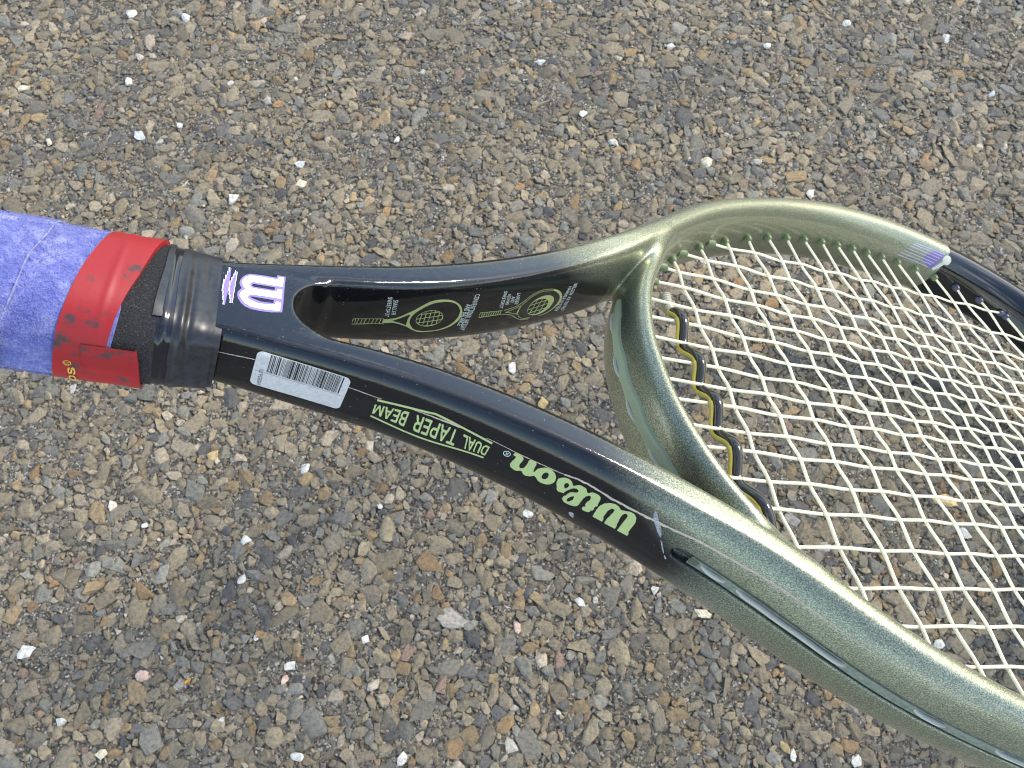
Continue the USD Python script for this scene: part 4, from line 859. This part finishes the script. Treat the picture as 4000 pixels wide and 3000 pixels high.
'scrape': [[[[180.48,10.06],[181.2,9.92],[183.36,7.67],[185.88,5.36],[187.32,3.34],[187.8,2.07],[186.0,3.32],[183.72,5.44],[181.92,7.01],[180.84,8.79]]],[[[188.4,1.22],[189.24,0.95],[190.56,-0.67],[192.24,-2.46],[192.6,-3.36],[190.56,-1.34]]],[[[193.08,-3.49],[194.52,-4.44],[194.52,-5.05],[193.44,-4.32]]],[[[162.36,-9.14],[162.6,-8.08],[163.8,-8.14],[164.76,-10.53],[163.44,-10.21]]]],
'purple_patch': [[[[470.28,6.28],[478.44,4.1],[481.08,3.88],[482.16,8.41],[483.12,13.83],[477.36,14.13],[474.0,13.66],[470.16,11.03]]]],
'stripe_lines': [[[[477.96,3.84],[477.72,4.26],[450.12,4.52],[450.36,4.1]]],[[[478.68,5.88],[478.44,6.29],[450.96,6.32],[451.2,5.91]]],[[[479.88,7.34],[479.64,7.74],[452.04,8.13],[452.28,7.74]]],[[[480.72,9.12],[480.48,9.5],[453.36,9.88],[453.48,9.5]]],[[[481.08,10.85],[480.96,11.22],[454.56,11.5],[454.68,11.14]]],[[[481.8,12.34],[481.68,12.69],[455.4,12.92],[455.52,12.58]]],[[[482.52,13.68],[482.4,14.0],[456.84,13.81],[456.84,13.48]]]],
'white_mark': [[[[489.84,12.05],[489.48,12.67],[488.88,13.22],[488.28,13.66],[487.44,13.96],[486.6,14.11],[485.64,14.11],[484.8,13.95],[484.08,13.65],[483.24,12.95],[483.0,12.03],[483.36,11.02],[484.32,10.04],[480.96,4.23],[483.6,3.11],[486.72,9.09],[488.28,9.13],[489.0,9.41],[489.6,9.85],[489.96,10.88]]]]}
def decal(name, key, mode, mat, lift=0.05, edge=0.9):
    return flat_print(name, *polygon_mesh(DECALS[key]), mode, mat, lift, edge)


mark(decal("emblem", "emblem_outline", "xy", ink_purple, 0.04), label="purple outlined letter emblem on the black neck")
decal("emblem_letter", "emblem_white", "xy", ink_white, 0.08)
mark(decal("script_lettering", "script_lettering", "lo", ink_green), label="green script lettering on the side of the near arm")
v1 = polygon_mesh(DECALS["mark_ring"])
texts = {}
for name, text, quad, mode in DECALS["text"]:
    texts.setdefault((name, mode), []).append(text_flat(text, quad, bold=name == "beam"))
flat_print("registered_mark", *joined([v1] + texts.pop(("mark", "lo"))), "lo", ink_pale)
flat_print("beam_lettering", *joined(texts.pop(("beam", "lo")) + [polygon_mesh(DECALS["beam_lines"])]), "lo", ink_green)
decal("racket_diagram", "diagram", "up", ink_green)
decal("racket_diagram", "diagram_two", "up", ink_green)
for note in texts.pop(("note", "up")):
    flat_print("printed_note", *note, "up", ink_pale)
decal("purple_patch", "purple_patch", "up", plain("dull_purple_ink", (0.17, 0.12, 0.33), rough=0.4, vary=0.2), 0.06)
decal("stripe_print", "stripe_lines", "up", ink_lilac, 0.1)
decal("end_mark", "white_mark", "up", plain("cream_ink", (0.56, 0.58, 0.48), rough=0.4, vary=0.05), 0.14)
for piece in DECALS["scrape"]:
    flat_print("scrape", *polygon_mesh([piece]), "lo", scrape_mat, 0.04)

# the worn line along the side of the near arm where the clear coat has lifted
SEAM = np.array(DECALS["seam"])
sm_ = PchipInterpolator(SEAM[:, 0], SEAM[:, 1])
polys = []
for s0, s1, w0, w1 in ((52.0, 63.5, 0.35, 0.35), (87.3, 97, 0.3, 0.3), (104, 121, 0.15, 0.9), (128, 153, 0.25, 0.35), (153, 186, 0.7, 0.95), (186, 232, 0.75, 0.85), (232, 262, 0.8, 0.1)):
    q = np.arange(s0, s1 + 0.01, 0.5)
    w = np.interp(q, [s0, s1], [w0, w1]) * (0.7 + 0.6 * meshkit.noise(np.c_[q * 0.9, 0 * q, 0 * q], 4))
    w2 = np.interp(q, [s0, s1], [w0, w1]) * (0.4 + 1.0 * meshkit.noise(np.c_[q * 1.3, 0 * q + 5, 0 * q], 8))
    z = sm_(q)
    polys.append([np.r_[np.c_[q, z + w / 2], np.c_[q, z - w2 / 2][::-1]].tolist()])
for piece in polys:
    flat_print("worn_line", *polygon_mesh([piece]), "lo", scuff_mat, 0.05)

# ---- the silver bar code sticker
ST = np.array(DECALS["sticker"])
s0, s1, z1, z0 = ST[:, 0].min(), ST[:, 0].max(), ST[:2, 1].mean(), ST[2:, 1].mean()
pg = Polygon([(s0 + 1.6, z0 + 1.6), (s1 - 1.6, z0 + 1.6), (s1 - 1.6, z1 - 1.6), (s0 + 1.6, z1 - 1.6)]).buffer(1.6, 6)
silver = usdkit.material(stage, "/World/Looks/silver_film", {
    "g": ("geometry", {}),
    "n": ("noise_texture", {"scale": 900.0, "detail": 4.0}),
    "r": ("rgb_ramp", {"ramp": [(0.3, (0.7, 0.7, 0.7)), (0.7, (0.86, 0.86, 0.85))]}),
    "b": ("bump", {"strength": 0.06, "distance": 0.0002}),
    "p": ("principled_bsdf", {"metallic": 0.75, "roughness": 0.3}),
}, [("g.position", "n.vector"), ("n.fac", "r.fac"), ("r.color", "p.base_color"), ("n.fac", "b.height"), ("b.normal", "p.normal")], surface="p.BSDF")
v, f = trimesh.creation.triangulate_polygon(pg, engine="earcut")
sticker = flat_print("sticker", v, f, "lo", silver, 0.12, 0.8)
mark(sticker, label="silver bar code sticker on the side of the near arm")
ink_black = plain("black_ink", (0.006, 0.006, 0.008), rough=0.4)
br = random.Random(5)
x, bars = s0 + 3.4, []
while x < s1 - 1.9:
    w = br.choice([0.1, 0.1, 0.22, 0.3])
    bars.append([[(x, z1 - 0.25), (x + w, z1 - 0.25), (x + w, z1 - 6.9), (x, z1 - 6.9)]])
    x += w + br.choice([0.1, 0.1, 0.1, 0.24])
flat_print("bar_code", *polygon_mesh(bars), "lo", ink_black, 0.16, 1.4, parent=sticker)
flat_print("serial_number", *joined(texts.pop(("serial", "lo"))), "lo", ink_black, 0.16, parent=sticker)
cut = [[[(s0 + 0.3, z1 - 7.35), (s1 - 0.3, z1 - 7.35), (s1 - 0.3, z1 - 7.45), (s0 + 0.3, z1 - 7.45)]]]
flat_print("cut_line", *polygon_mesh(cut), "lo", plain("cut_grey", (0.08, 0.08, 0.08), rough=0.6), "lo" and 0.15, 1.4, parent=sticker)

# ---------------------------------------------------------------- the handle and its wraps
DEG = np.pi / 180


def wrap(name, left, right, grow, material, base=0.0, phi=(-180, 180), nx=36, np_=150, ripple=None, parent=None, smooth=50, end_left=True, end_right=True):
    """A band wound on the handle between the edges left(phi) and right(phi) in millimetres, grow thick, closed down to base at its edges."""
    ph = np.linspace(*phi, np_ + 1)
    L, R_ = np.array([left(p) for p in ph]), np.array([right(p) for p in ph])
    u = np.r_[0, 0, np.linspace(0, 1, nx), 1, 1]
    u = np.clip(u, 0, 1)
    X = L[:, None] + (R_ - L)[:, None] * u
    g = np.full(X.shape, float(grow))
    PH = np.repeat(ph[:, None], X.shape[1], 1)
    if ripple is not None:
        g = g + ripple(X, PH)
    if end_left:
        g[:, 0] = base
        X[:, 1] += 0.0
    if end_right:
        g[:, -1] = base
    V = handle_point(X.ravel(), PH.ravel() * DEG, 0.0)
    rad = V.copy()
    rad[:, 0] = 0
    rad[:, 1] += 0.3
    rad[:, 2] += 0.8
    r = np.linalg.norm(rad, axis=1)
    V = V + rad / r[:, None] * g.ravel()[:, None]
    w = X.shape[1]
    i = (np.arange(len(ph) - 1)[:, None] * w + np.arange(w - 1)).ravel()
    F = np.c_[i, i + 1, i + w + 1, i + w]
    F = np.vstack([F[:, [0, 1, 2]], F[:, [0, 2, 3]]])
    return put(name, V, F, material, parent or racket, smooth=smooth)


def edge(points):
    p = np.array(points)
    return lambda q: float(np.interp(q, p[:, 1], p[:, 0]))


rubber = usdkit.material(stage, "/World/Looks/black_rubber", {
    "g": ("geometry", {}),
    "n": ("noise_texture", {"scale": 500.0, "detail": 5.0}),
    "r": ("rgb_ramp", {"ramp": [(0.3, (0.008, 0.008, 0.009)), (0.7, (0.018, 0.018, 0.02))]}),
    "rr": ("map_range", {"from_min": 0.3, "from_max": 0.7, "to_min": 0.30, "to_max": 0.42}),
    "b": ("bump", {"strength": 0.12, "distance": 0.0003}),
    "p": ("principled_bsdf", {"specular_ior_level": 0.6}),
}, [("g.position", "n.vector"), ("n.fac", "r.fac"), ("r.color", "p.base_color"), ("n.fac", "rr.value"), ("rr.result", "p.roughness"), ("n.fac", "b.height"), ("b.normal", "p.normal")], surface="p.BSDF")
gloss = plain("glossy_tape", (0.006, 0.006, 0.008), rough=0.12, spec=0.7, bump=0.08, scale=300.0)
foam = usdkit.material(stage, "/World/Looks/black_foam", {
    "g": ("geometry", {}),
    "n": ("noise_texture", {"scale": 2300.0, "detail": 4.0, "roughness": 0.7}),
    "r": ("rgb_ramp", {"ramp": [(0.35, (0.006, 0.006, 0.007)), (0.58, (0.03, 0.03, 0.032)), (0.72, (0.16, 0.16, 0.16))]}),
    "b": ("bump", {"strength": 1.0, "distance": 0.0012}),
    "p": ("principled_bsdf", {"roughness": 0.6}),
}, [("g.position", "n.vector"), ("n.fac", "r.fac"), ("r.color", "p.base_color"), ("n.fac", "b.height"), ("b.normal", "p.normal")], surface="p.BSDF")
red = usdkit.material(stage, "/World/Looks/red_tape", {
    "g": ("geometry", {}),
    "n": ("noise_texture", {"scale": 150.0, "detail": 5.0, "roughness": 0.62}),
    "r": ("rgb_ramp", {"ramp": [(0.0, (1, 1, 1)), (0.37, (0.95, 0.95, 0.95)), (0.455, (0.0, 0.0, 0.0)), (1.0, (0, 0, 0))]}),
    "m": ("mix", {"color1": (0.29, 0.009, 0.011), "color2": (0.045, 0.03, 0.03)}),
    "n2": ("noise_texture", {"scale": 900.0, "detail": 3.0}),
    "b": ("bump", {"strength": 0.1, "distance": 0.0003}),
    "p": ("principled_bsdf", {"roughness": 0.5, "specular_ior_level": 0.5}),
}, [("g.position", "n.vector"), ("g.position", "n2.vector"), ("n.fac", "r.fac"), ("r.color", "m.fac"), ("m.color", "p.base_color"), ("n2.fac", "b.height"), ("b.normal", "p.normal")], surface="p.BSDF")
blue = usdkit.material(stage, "/World/Looks/blue_grip", {
    "g": ("geometry", {}),
    "n": ("noise_texture", {"scale": 210.0, "detail": 7.0, "roughness": 0.72}),
    "r": ("rgb_ramp", {"ramp": [(0.34, (0.09, 0.105, 0.34)), (0.50, (0.14, 0.158, 0.41)), (0.62, (0.25, 0.262, 0.48)), (0.76, (0.40, 0.395, 0.52))]}),
    "n2": ("noise_texture", {"scale": 2600.0, "detail": 3.0}),
    "r2": ("rgb_ramp", {"ramp": [(0.25, (0.7, 0.7, 0.75)), (0.75, (1.25, 1.25, 1.2))]}),
    "m": ("mix", {"mix_type": "multiply", "fac": 1.0}),
    "b": ("bump", {"strength": 0.55, "distance": 0.0006}),
    "p": ("principled_bsdf", {"roughness": 0.9, "specular_ior_level": 0.15, "sheen_weight": 0.35, "sheen_tint": (0.8, 0.8, 1.0)}),
}, [("g.position", "n.vector"), ("g.position", "n2.vector"), ("n.fac", "r.fac"), ("n2.fac", "r2.fac"), ("r.color", "m.color1"), ("r2.color", "m.color2"), ("m.color", "p.base_color"), ("n2.fac", "b.height"), ("b.normal", "p.normal")], surface="p.BSDF")

unit = lambda f: (lambda p: f(((p + 180) % 360) - 180))
# the bare handle core and the butt cap far to the left
wrap("handle_core", lambda p: -398.0, lambda p: -206.5, 0.0, rubber, base=-13.0, nx=60, np_=90)
wrap("butt_cap", lambda p: -408.0, lambda p: -392.0, 3.4, rubber, base=-12.0, nx=14, np_=90)
fold = lambda X, P: 0.45 * np.exp(-((X + 215.4) / 0.8) ** 2) * np.clip((np.sin((P - 45) * DEG)), 0, 1) - 0.3 * np.exp(-((X + 214.0) / 0.75) ** 2) * np.clip(np.sin((P - 45) * DEG), 0, 1) - 0.1 * np.exp(-((X + 211.2) / 0.6) ** 2) * np.clip(np.sin((P - 20) * 2 * DEG), 0, 1) + 0.12 * (meshkit.noise(np.stack([X * 0.8, P / 14, 0 * X], -1), 2) - 0.5)
wrap("rubber_collar", lambda p: -217.4 + 0.15 * math.sin(p / 17), lambda p: -207.9 - 0.2 * math.cos((p - 90) * DEG), 0.55, rubber, ripple=fold, nx=60, np_=240)
wrap("glossy_tape", lambda p: -221.0, lambda p: -217.0, 0.35, gloss, nx=8, ripple=lambda X, P: 0.3 * np.exp(-((X + 219.3) / 0.3) ** 2))
wrap("tape_flap", lambda p: float(np.interp(p, [40, 80, 109, 133], [-220.6, -220.9, -221.5, -221.8])), lambda p: float(np.interp(p, [40, 133], [-219.2, -219.9])), 0.95, rubber, base=0.3, phi=(20, 132.5), nx=8, np_=60)
wrap("foam_underwrap", lambda p: -238.0, lambda p: -220.6, 0.45, foam, nx=60, np_=180, ripple=lambda X, P: 0.35 * (meshkit.fbm(np.stack([X * 2.2, P / 3.2, 0 * X], -1), 3, 3) - 0.5))
RED_L = edge([(-230.5, 0), (-232.6, 40), (-234.8, 68), (-236.65, 93), (-238.0, 115), (-239.0, 132), (-239.95, 148), (-240.5, 166), (-240.9, 186), (-241.3, 215), (-242, 260), (-243, 330)])
RED_R = edge([(-219.5, 0), (-221.6, 40), (-223.7, 66), (-225.9, 102), (-228.1, 126), (-229.2, 141), (-230.1, 160), (-231, 200), (-232, 330)])
wrap("blue_grip", lambda p: -396.0, lambda p: float(np.interp(p, [20, 100, 132, 140, 160, 200, 380], [-229.5, -229.0, -228.3, -228.5, -229.3, -231, -232])), 1.15, blue, base=0.2, phi=(20, 380), nx=190, np_=150,
     ripple=lambda X, P: 0.8 * (np.mod(X + 242.4 + 0.0503 * P, 18.1) / 18.1 - 0.5) * np.clip((-240.0 - X) / 4.0, 0, 1) + 0.25 * (meshkit.fbm(np.stack([X / 2.0, P / 8, 0 * X], -1), 3, 9) - 0.5))
tape = wrap("red_tape", RED_L, RED_R, 1.8, red, base=0.5, phi=(0, 330), nx=30, np_=140, ripple=lambda X, P: 0.18 * (meshkit.noise(np.stack([X / 3.0, P / 30, 0 * X], -1), 3) - 0.5) + 0.25 * np.exp(-((X + 229.5 + 0.03 * (P - 60)) / 0.8) ** 2) * np.clip(np.cos((P - 75) * DEG), 0, 1))
wrap("tape_end", edge([(-235.3, 161.5), (-234.4, 189), (-234.1, 212), (-234, 300)]), edge([(-224.2, 161.5), (-223.9, 166), (-223.4, 178), (-222.6, 212), (-221, 300)]), 2.0, red, base=0.9, phi=(161.5, 300), nx=20, np_=60, parent=tape)
# the overlapping edge of the wound grip
edge_mat = plain("worn_edge", (0.21, 0.22, 0.38), rough=0.9, spec=0.1, vary=0.4, scale=1500.0)
for turn in range(1, 5):
    pe = np.linspace(20 if turn > 1 else 30, 380, 140)
    xe = -242.4 - 0.0503 * pe - 18.1 * (turn - 1) + 0.25 * np.sin(pe / 9.0)
    ev, ef, en = tube(handle_point(xe, pe * DEG, 1.34), 0.24 + 0.06 * np.sin(pe / 5.0), 6)
    put("wrap_edge", ev, ef, edge_mat, racket, normals=en)
# gilt lettering on the red tape, mostly turned out of sight
gilt = plain("gilt_ink", (0.62, 0.34, 0.06), rough=0.5, vary=0.45, scale=2500.0)


def on_handle(name, V2, F2, grow, material, parent):
    V3, F2 = trimesh.remesh.subdivide_to_size(np.c_[V2, 0 * V2[:, 0]], F2, 1.2, max_iter=12)
    V = handle_point(V3[:, 0], V3[:, 1] * DEG, grow)
    fn = np.cross(V[F2[:, 1]] - V[F2[:, 0]], V[F2[:, 2]] - V[F2[:, 0]])
    flip = (fn * (V[F2].mean(1) * [0, 1, 1])).sum(1) < 0
    F2 = F2.copy()
    F2[flip] = F2[flip][:, [0, 2, 1]]
    put(name, V, F2, material, parent)


word = text_flat("grips", [(-236.4, 238), (-236.4, 187.5), (-238.3, 187.5), (-238.3, 238)], bold=True)
ring = Point(0, 0).buffer(1.0, 8).difference(Point(0, 0).buffer(0.78, 8))
rv, rf = trimesh.creation.triangulate_polygon(ring, engine="earcut")
ring = np.asarray(rv) * [0.85, 3.0] + [-237.9, 182.8], np.asarray(rf)
arr = text_flat("R", [(-237.4, 184.6), (-237.4, 181.2), (-238.4, 181.2), (-238.4, 184.6)])
on_handle("gilt_lettering", *joined([word, ring, arr]), 1.93, gilt, tape)

# loose fibres on the worn blue grip
P_, Wd, Ct = [], [], []
for _ in range(9000):
    x = rng.uniform(-268, -229.5)
    ph = rng.uniform(25, 225)
    if x > RED_L(ph) - 0.2:
        continue
    b = handle_point(np.array([x]), np.array([ph * DEG]), 1.1 + 0.55 * ((x + 242.4 + 0.0503 * ph) % 18.1 / 18.1 - 0.5))[0]
    o = np.array([0, b[1], b[2]]) / math.hypot(b[1], b[2])
    side = np.cross(o, [1, 0, 0]) * rng.normal(0, 1.0) + np.array([1, 0, 0]) * rng.normal(0, 0.8)
    ln = rng.uniform(0.3, 0.85)
    P_ += [b - o * 0.2, b + o * ln * 0.5 + side * ln * 0.25, b + o * ln * 0.6 + side * ln * 0.8]
    Ct.append(3)
fz = UsdGeom.BasisCurves.Define(stage, path_of("grip_fuzz", racket))
fz.CreateTypeAttr("linear")
fz.CreatePointsAttr(Vt.Vec3fArray.FromNumpy((np.array(P_) * MM).astype(np.float32)))
fz.CreateCurveVertexCountsAttr(Vt.IntArray(Ct))
fz.CreateWidthsAttr(Vt.FloatArray([0.00006]))
fz.SetWidthsInterpolation("constant")
fuzz_mat = plain("pale_fibre", (0.22, 0.24, 0.48), rough=0.9, spec=0.1, vary=0.3)
UsdShade.MaterialBindingAPI.Apply(fz.GetPrim()).Bind(fuzz_mat)
mark(fz.GetPath().pathString, kind="stuff")

# ---------------------------------------------------------------- the vibration dampener woven through the main strings
damp = racket_space("vibration_dampener")
mark(damp, label="clear amber worm dampener woven through the main strings beside the throat bar", category="dampener")
amber = usdkit.material(stage, "/World/Looks/painted_refraction", {  # dark base colour stands in for the ground refracted through the clear tube
    "p": ("principled_bsdf", {"base_color": (0.022, 0.02, 0.014), "transmission_weight": 0.15, "roughness": 0.09, "ior": 1.5, "specular_ior_level": 0.8}),
}, [], surface="p.BSDF")
yellow = usdkit.material(stage, "/World/Looks/painted_caustic", {  # yellow of the sunlight that the tube focuses, put into the colour
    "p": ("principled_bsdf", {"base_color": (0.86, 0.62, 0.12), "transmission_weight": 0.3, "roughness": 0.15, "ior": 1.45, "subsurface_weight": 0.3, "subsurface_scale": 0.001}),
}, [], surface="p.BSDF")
over = [i for i in range(4, 15)]
ks_, kz_, kx_ = [], [], []
for i in over:
    yv = MAINS[i]
    ks_.append(yv)
    kz_.append(2.5 if (i - 5) % 2 == 0 else -2.5)
    kx_.append(-39.2 + (3.5 * max(0, (-36 - yv) / 16.0)))
o = np.argsort(ks_)
ks_, kz_, kx_ = np.array(ks_)[o], np.array(kz_)[o], np.array(kx_)[o]
q = np.linspace(ks_[0] - 3.0, ks_[-1] - 3.2, 220)
zz = PchipInterpolator(np.r_[ks_[0] - 6, ks_, ks_[-1] + 6], np.r_[0, kz_, 0])(q)
zz = np.convolve(np.pad(zz, 6, mode="edge"), np.hanning(13) / np.hanning(13).sum(), "valid")
xx = PchipInterpolator(np.r_[ks_[0] - 6, ks_, ks_[-1] + 6], np.r_[kx_[0], kx_, kx_[-1]])(q)
e = np.minimum(q - q[0], q[-1] - q)
rad = 2.25 * np.sqrt(np.clip(1 - (1 - np.minimum(e / 1.6, 1)) ** 2, 0.02, 1))
tv, tf, tn = tube(np.c_[xx, q, zz], rad, 20)
put("worm_body", tv, tf, amber, damp, smooth=60)
tv, tf, tn = tube(np.c_[xx - 1.5, q, zz - 0.6], np.minimum(rad, 1.25) * np.where(zz > np.roll(zz, -1), 0.85, 1.0), 14)  # added rib in the shape of the sun caustic along the lower left
put("painted_caustic", tv, tf, yellow, damp, smooth=60)
tv, tf, tn = tube(np.c_[xx + 1.75, q, zz + 0.85], np.minimum(rad, 0.5), 10)  # thinner added rib for the bright edge on the opposite side
put("painted_caustic", tv, tf, yellow, damp, smooth=60)
q2 = np.linspace(q[-1] - 1.5, q[-1] + 9.0, 120)  # the ribbed clear end, under the next string
ribs = 2.3 + 0.17 * np.sin((q2 - q2[0]) * 2 * np.pi / 1.1)
z2 = np.interp(q2, [q[-1] - 2, q[-1] + 3.2, q[-1] + 9], [zz[-1], -2.6, -1.4])
x2 = np.full(len(q2), xx[-1])
clear = usdkit.material(stage, "/World/Looks/clear_rubber", {"p": ("principled_bsdf", {"base_color": (0.5, 0.49, 0.38), "transmission_weight": 0.35, "roughness": 0.2, "ior": 1.45})}, [], surface="p.BSDF")
tv, tf, tn = tube(np.c_[x2, q2, z2], ribs, 20)
put("ribbed_end", tv, tf, clear, damp, smooth=60)
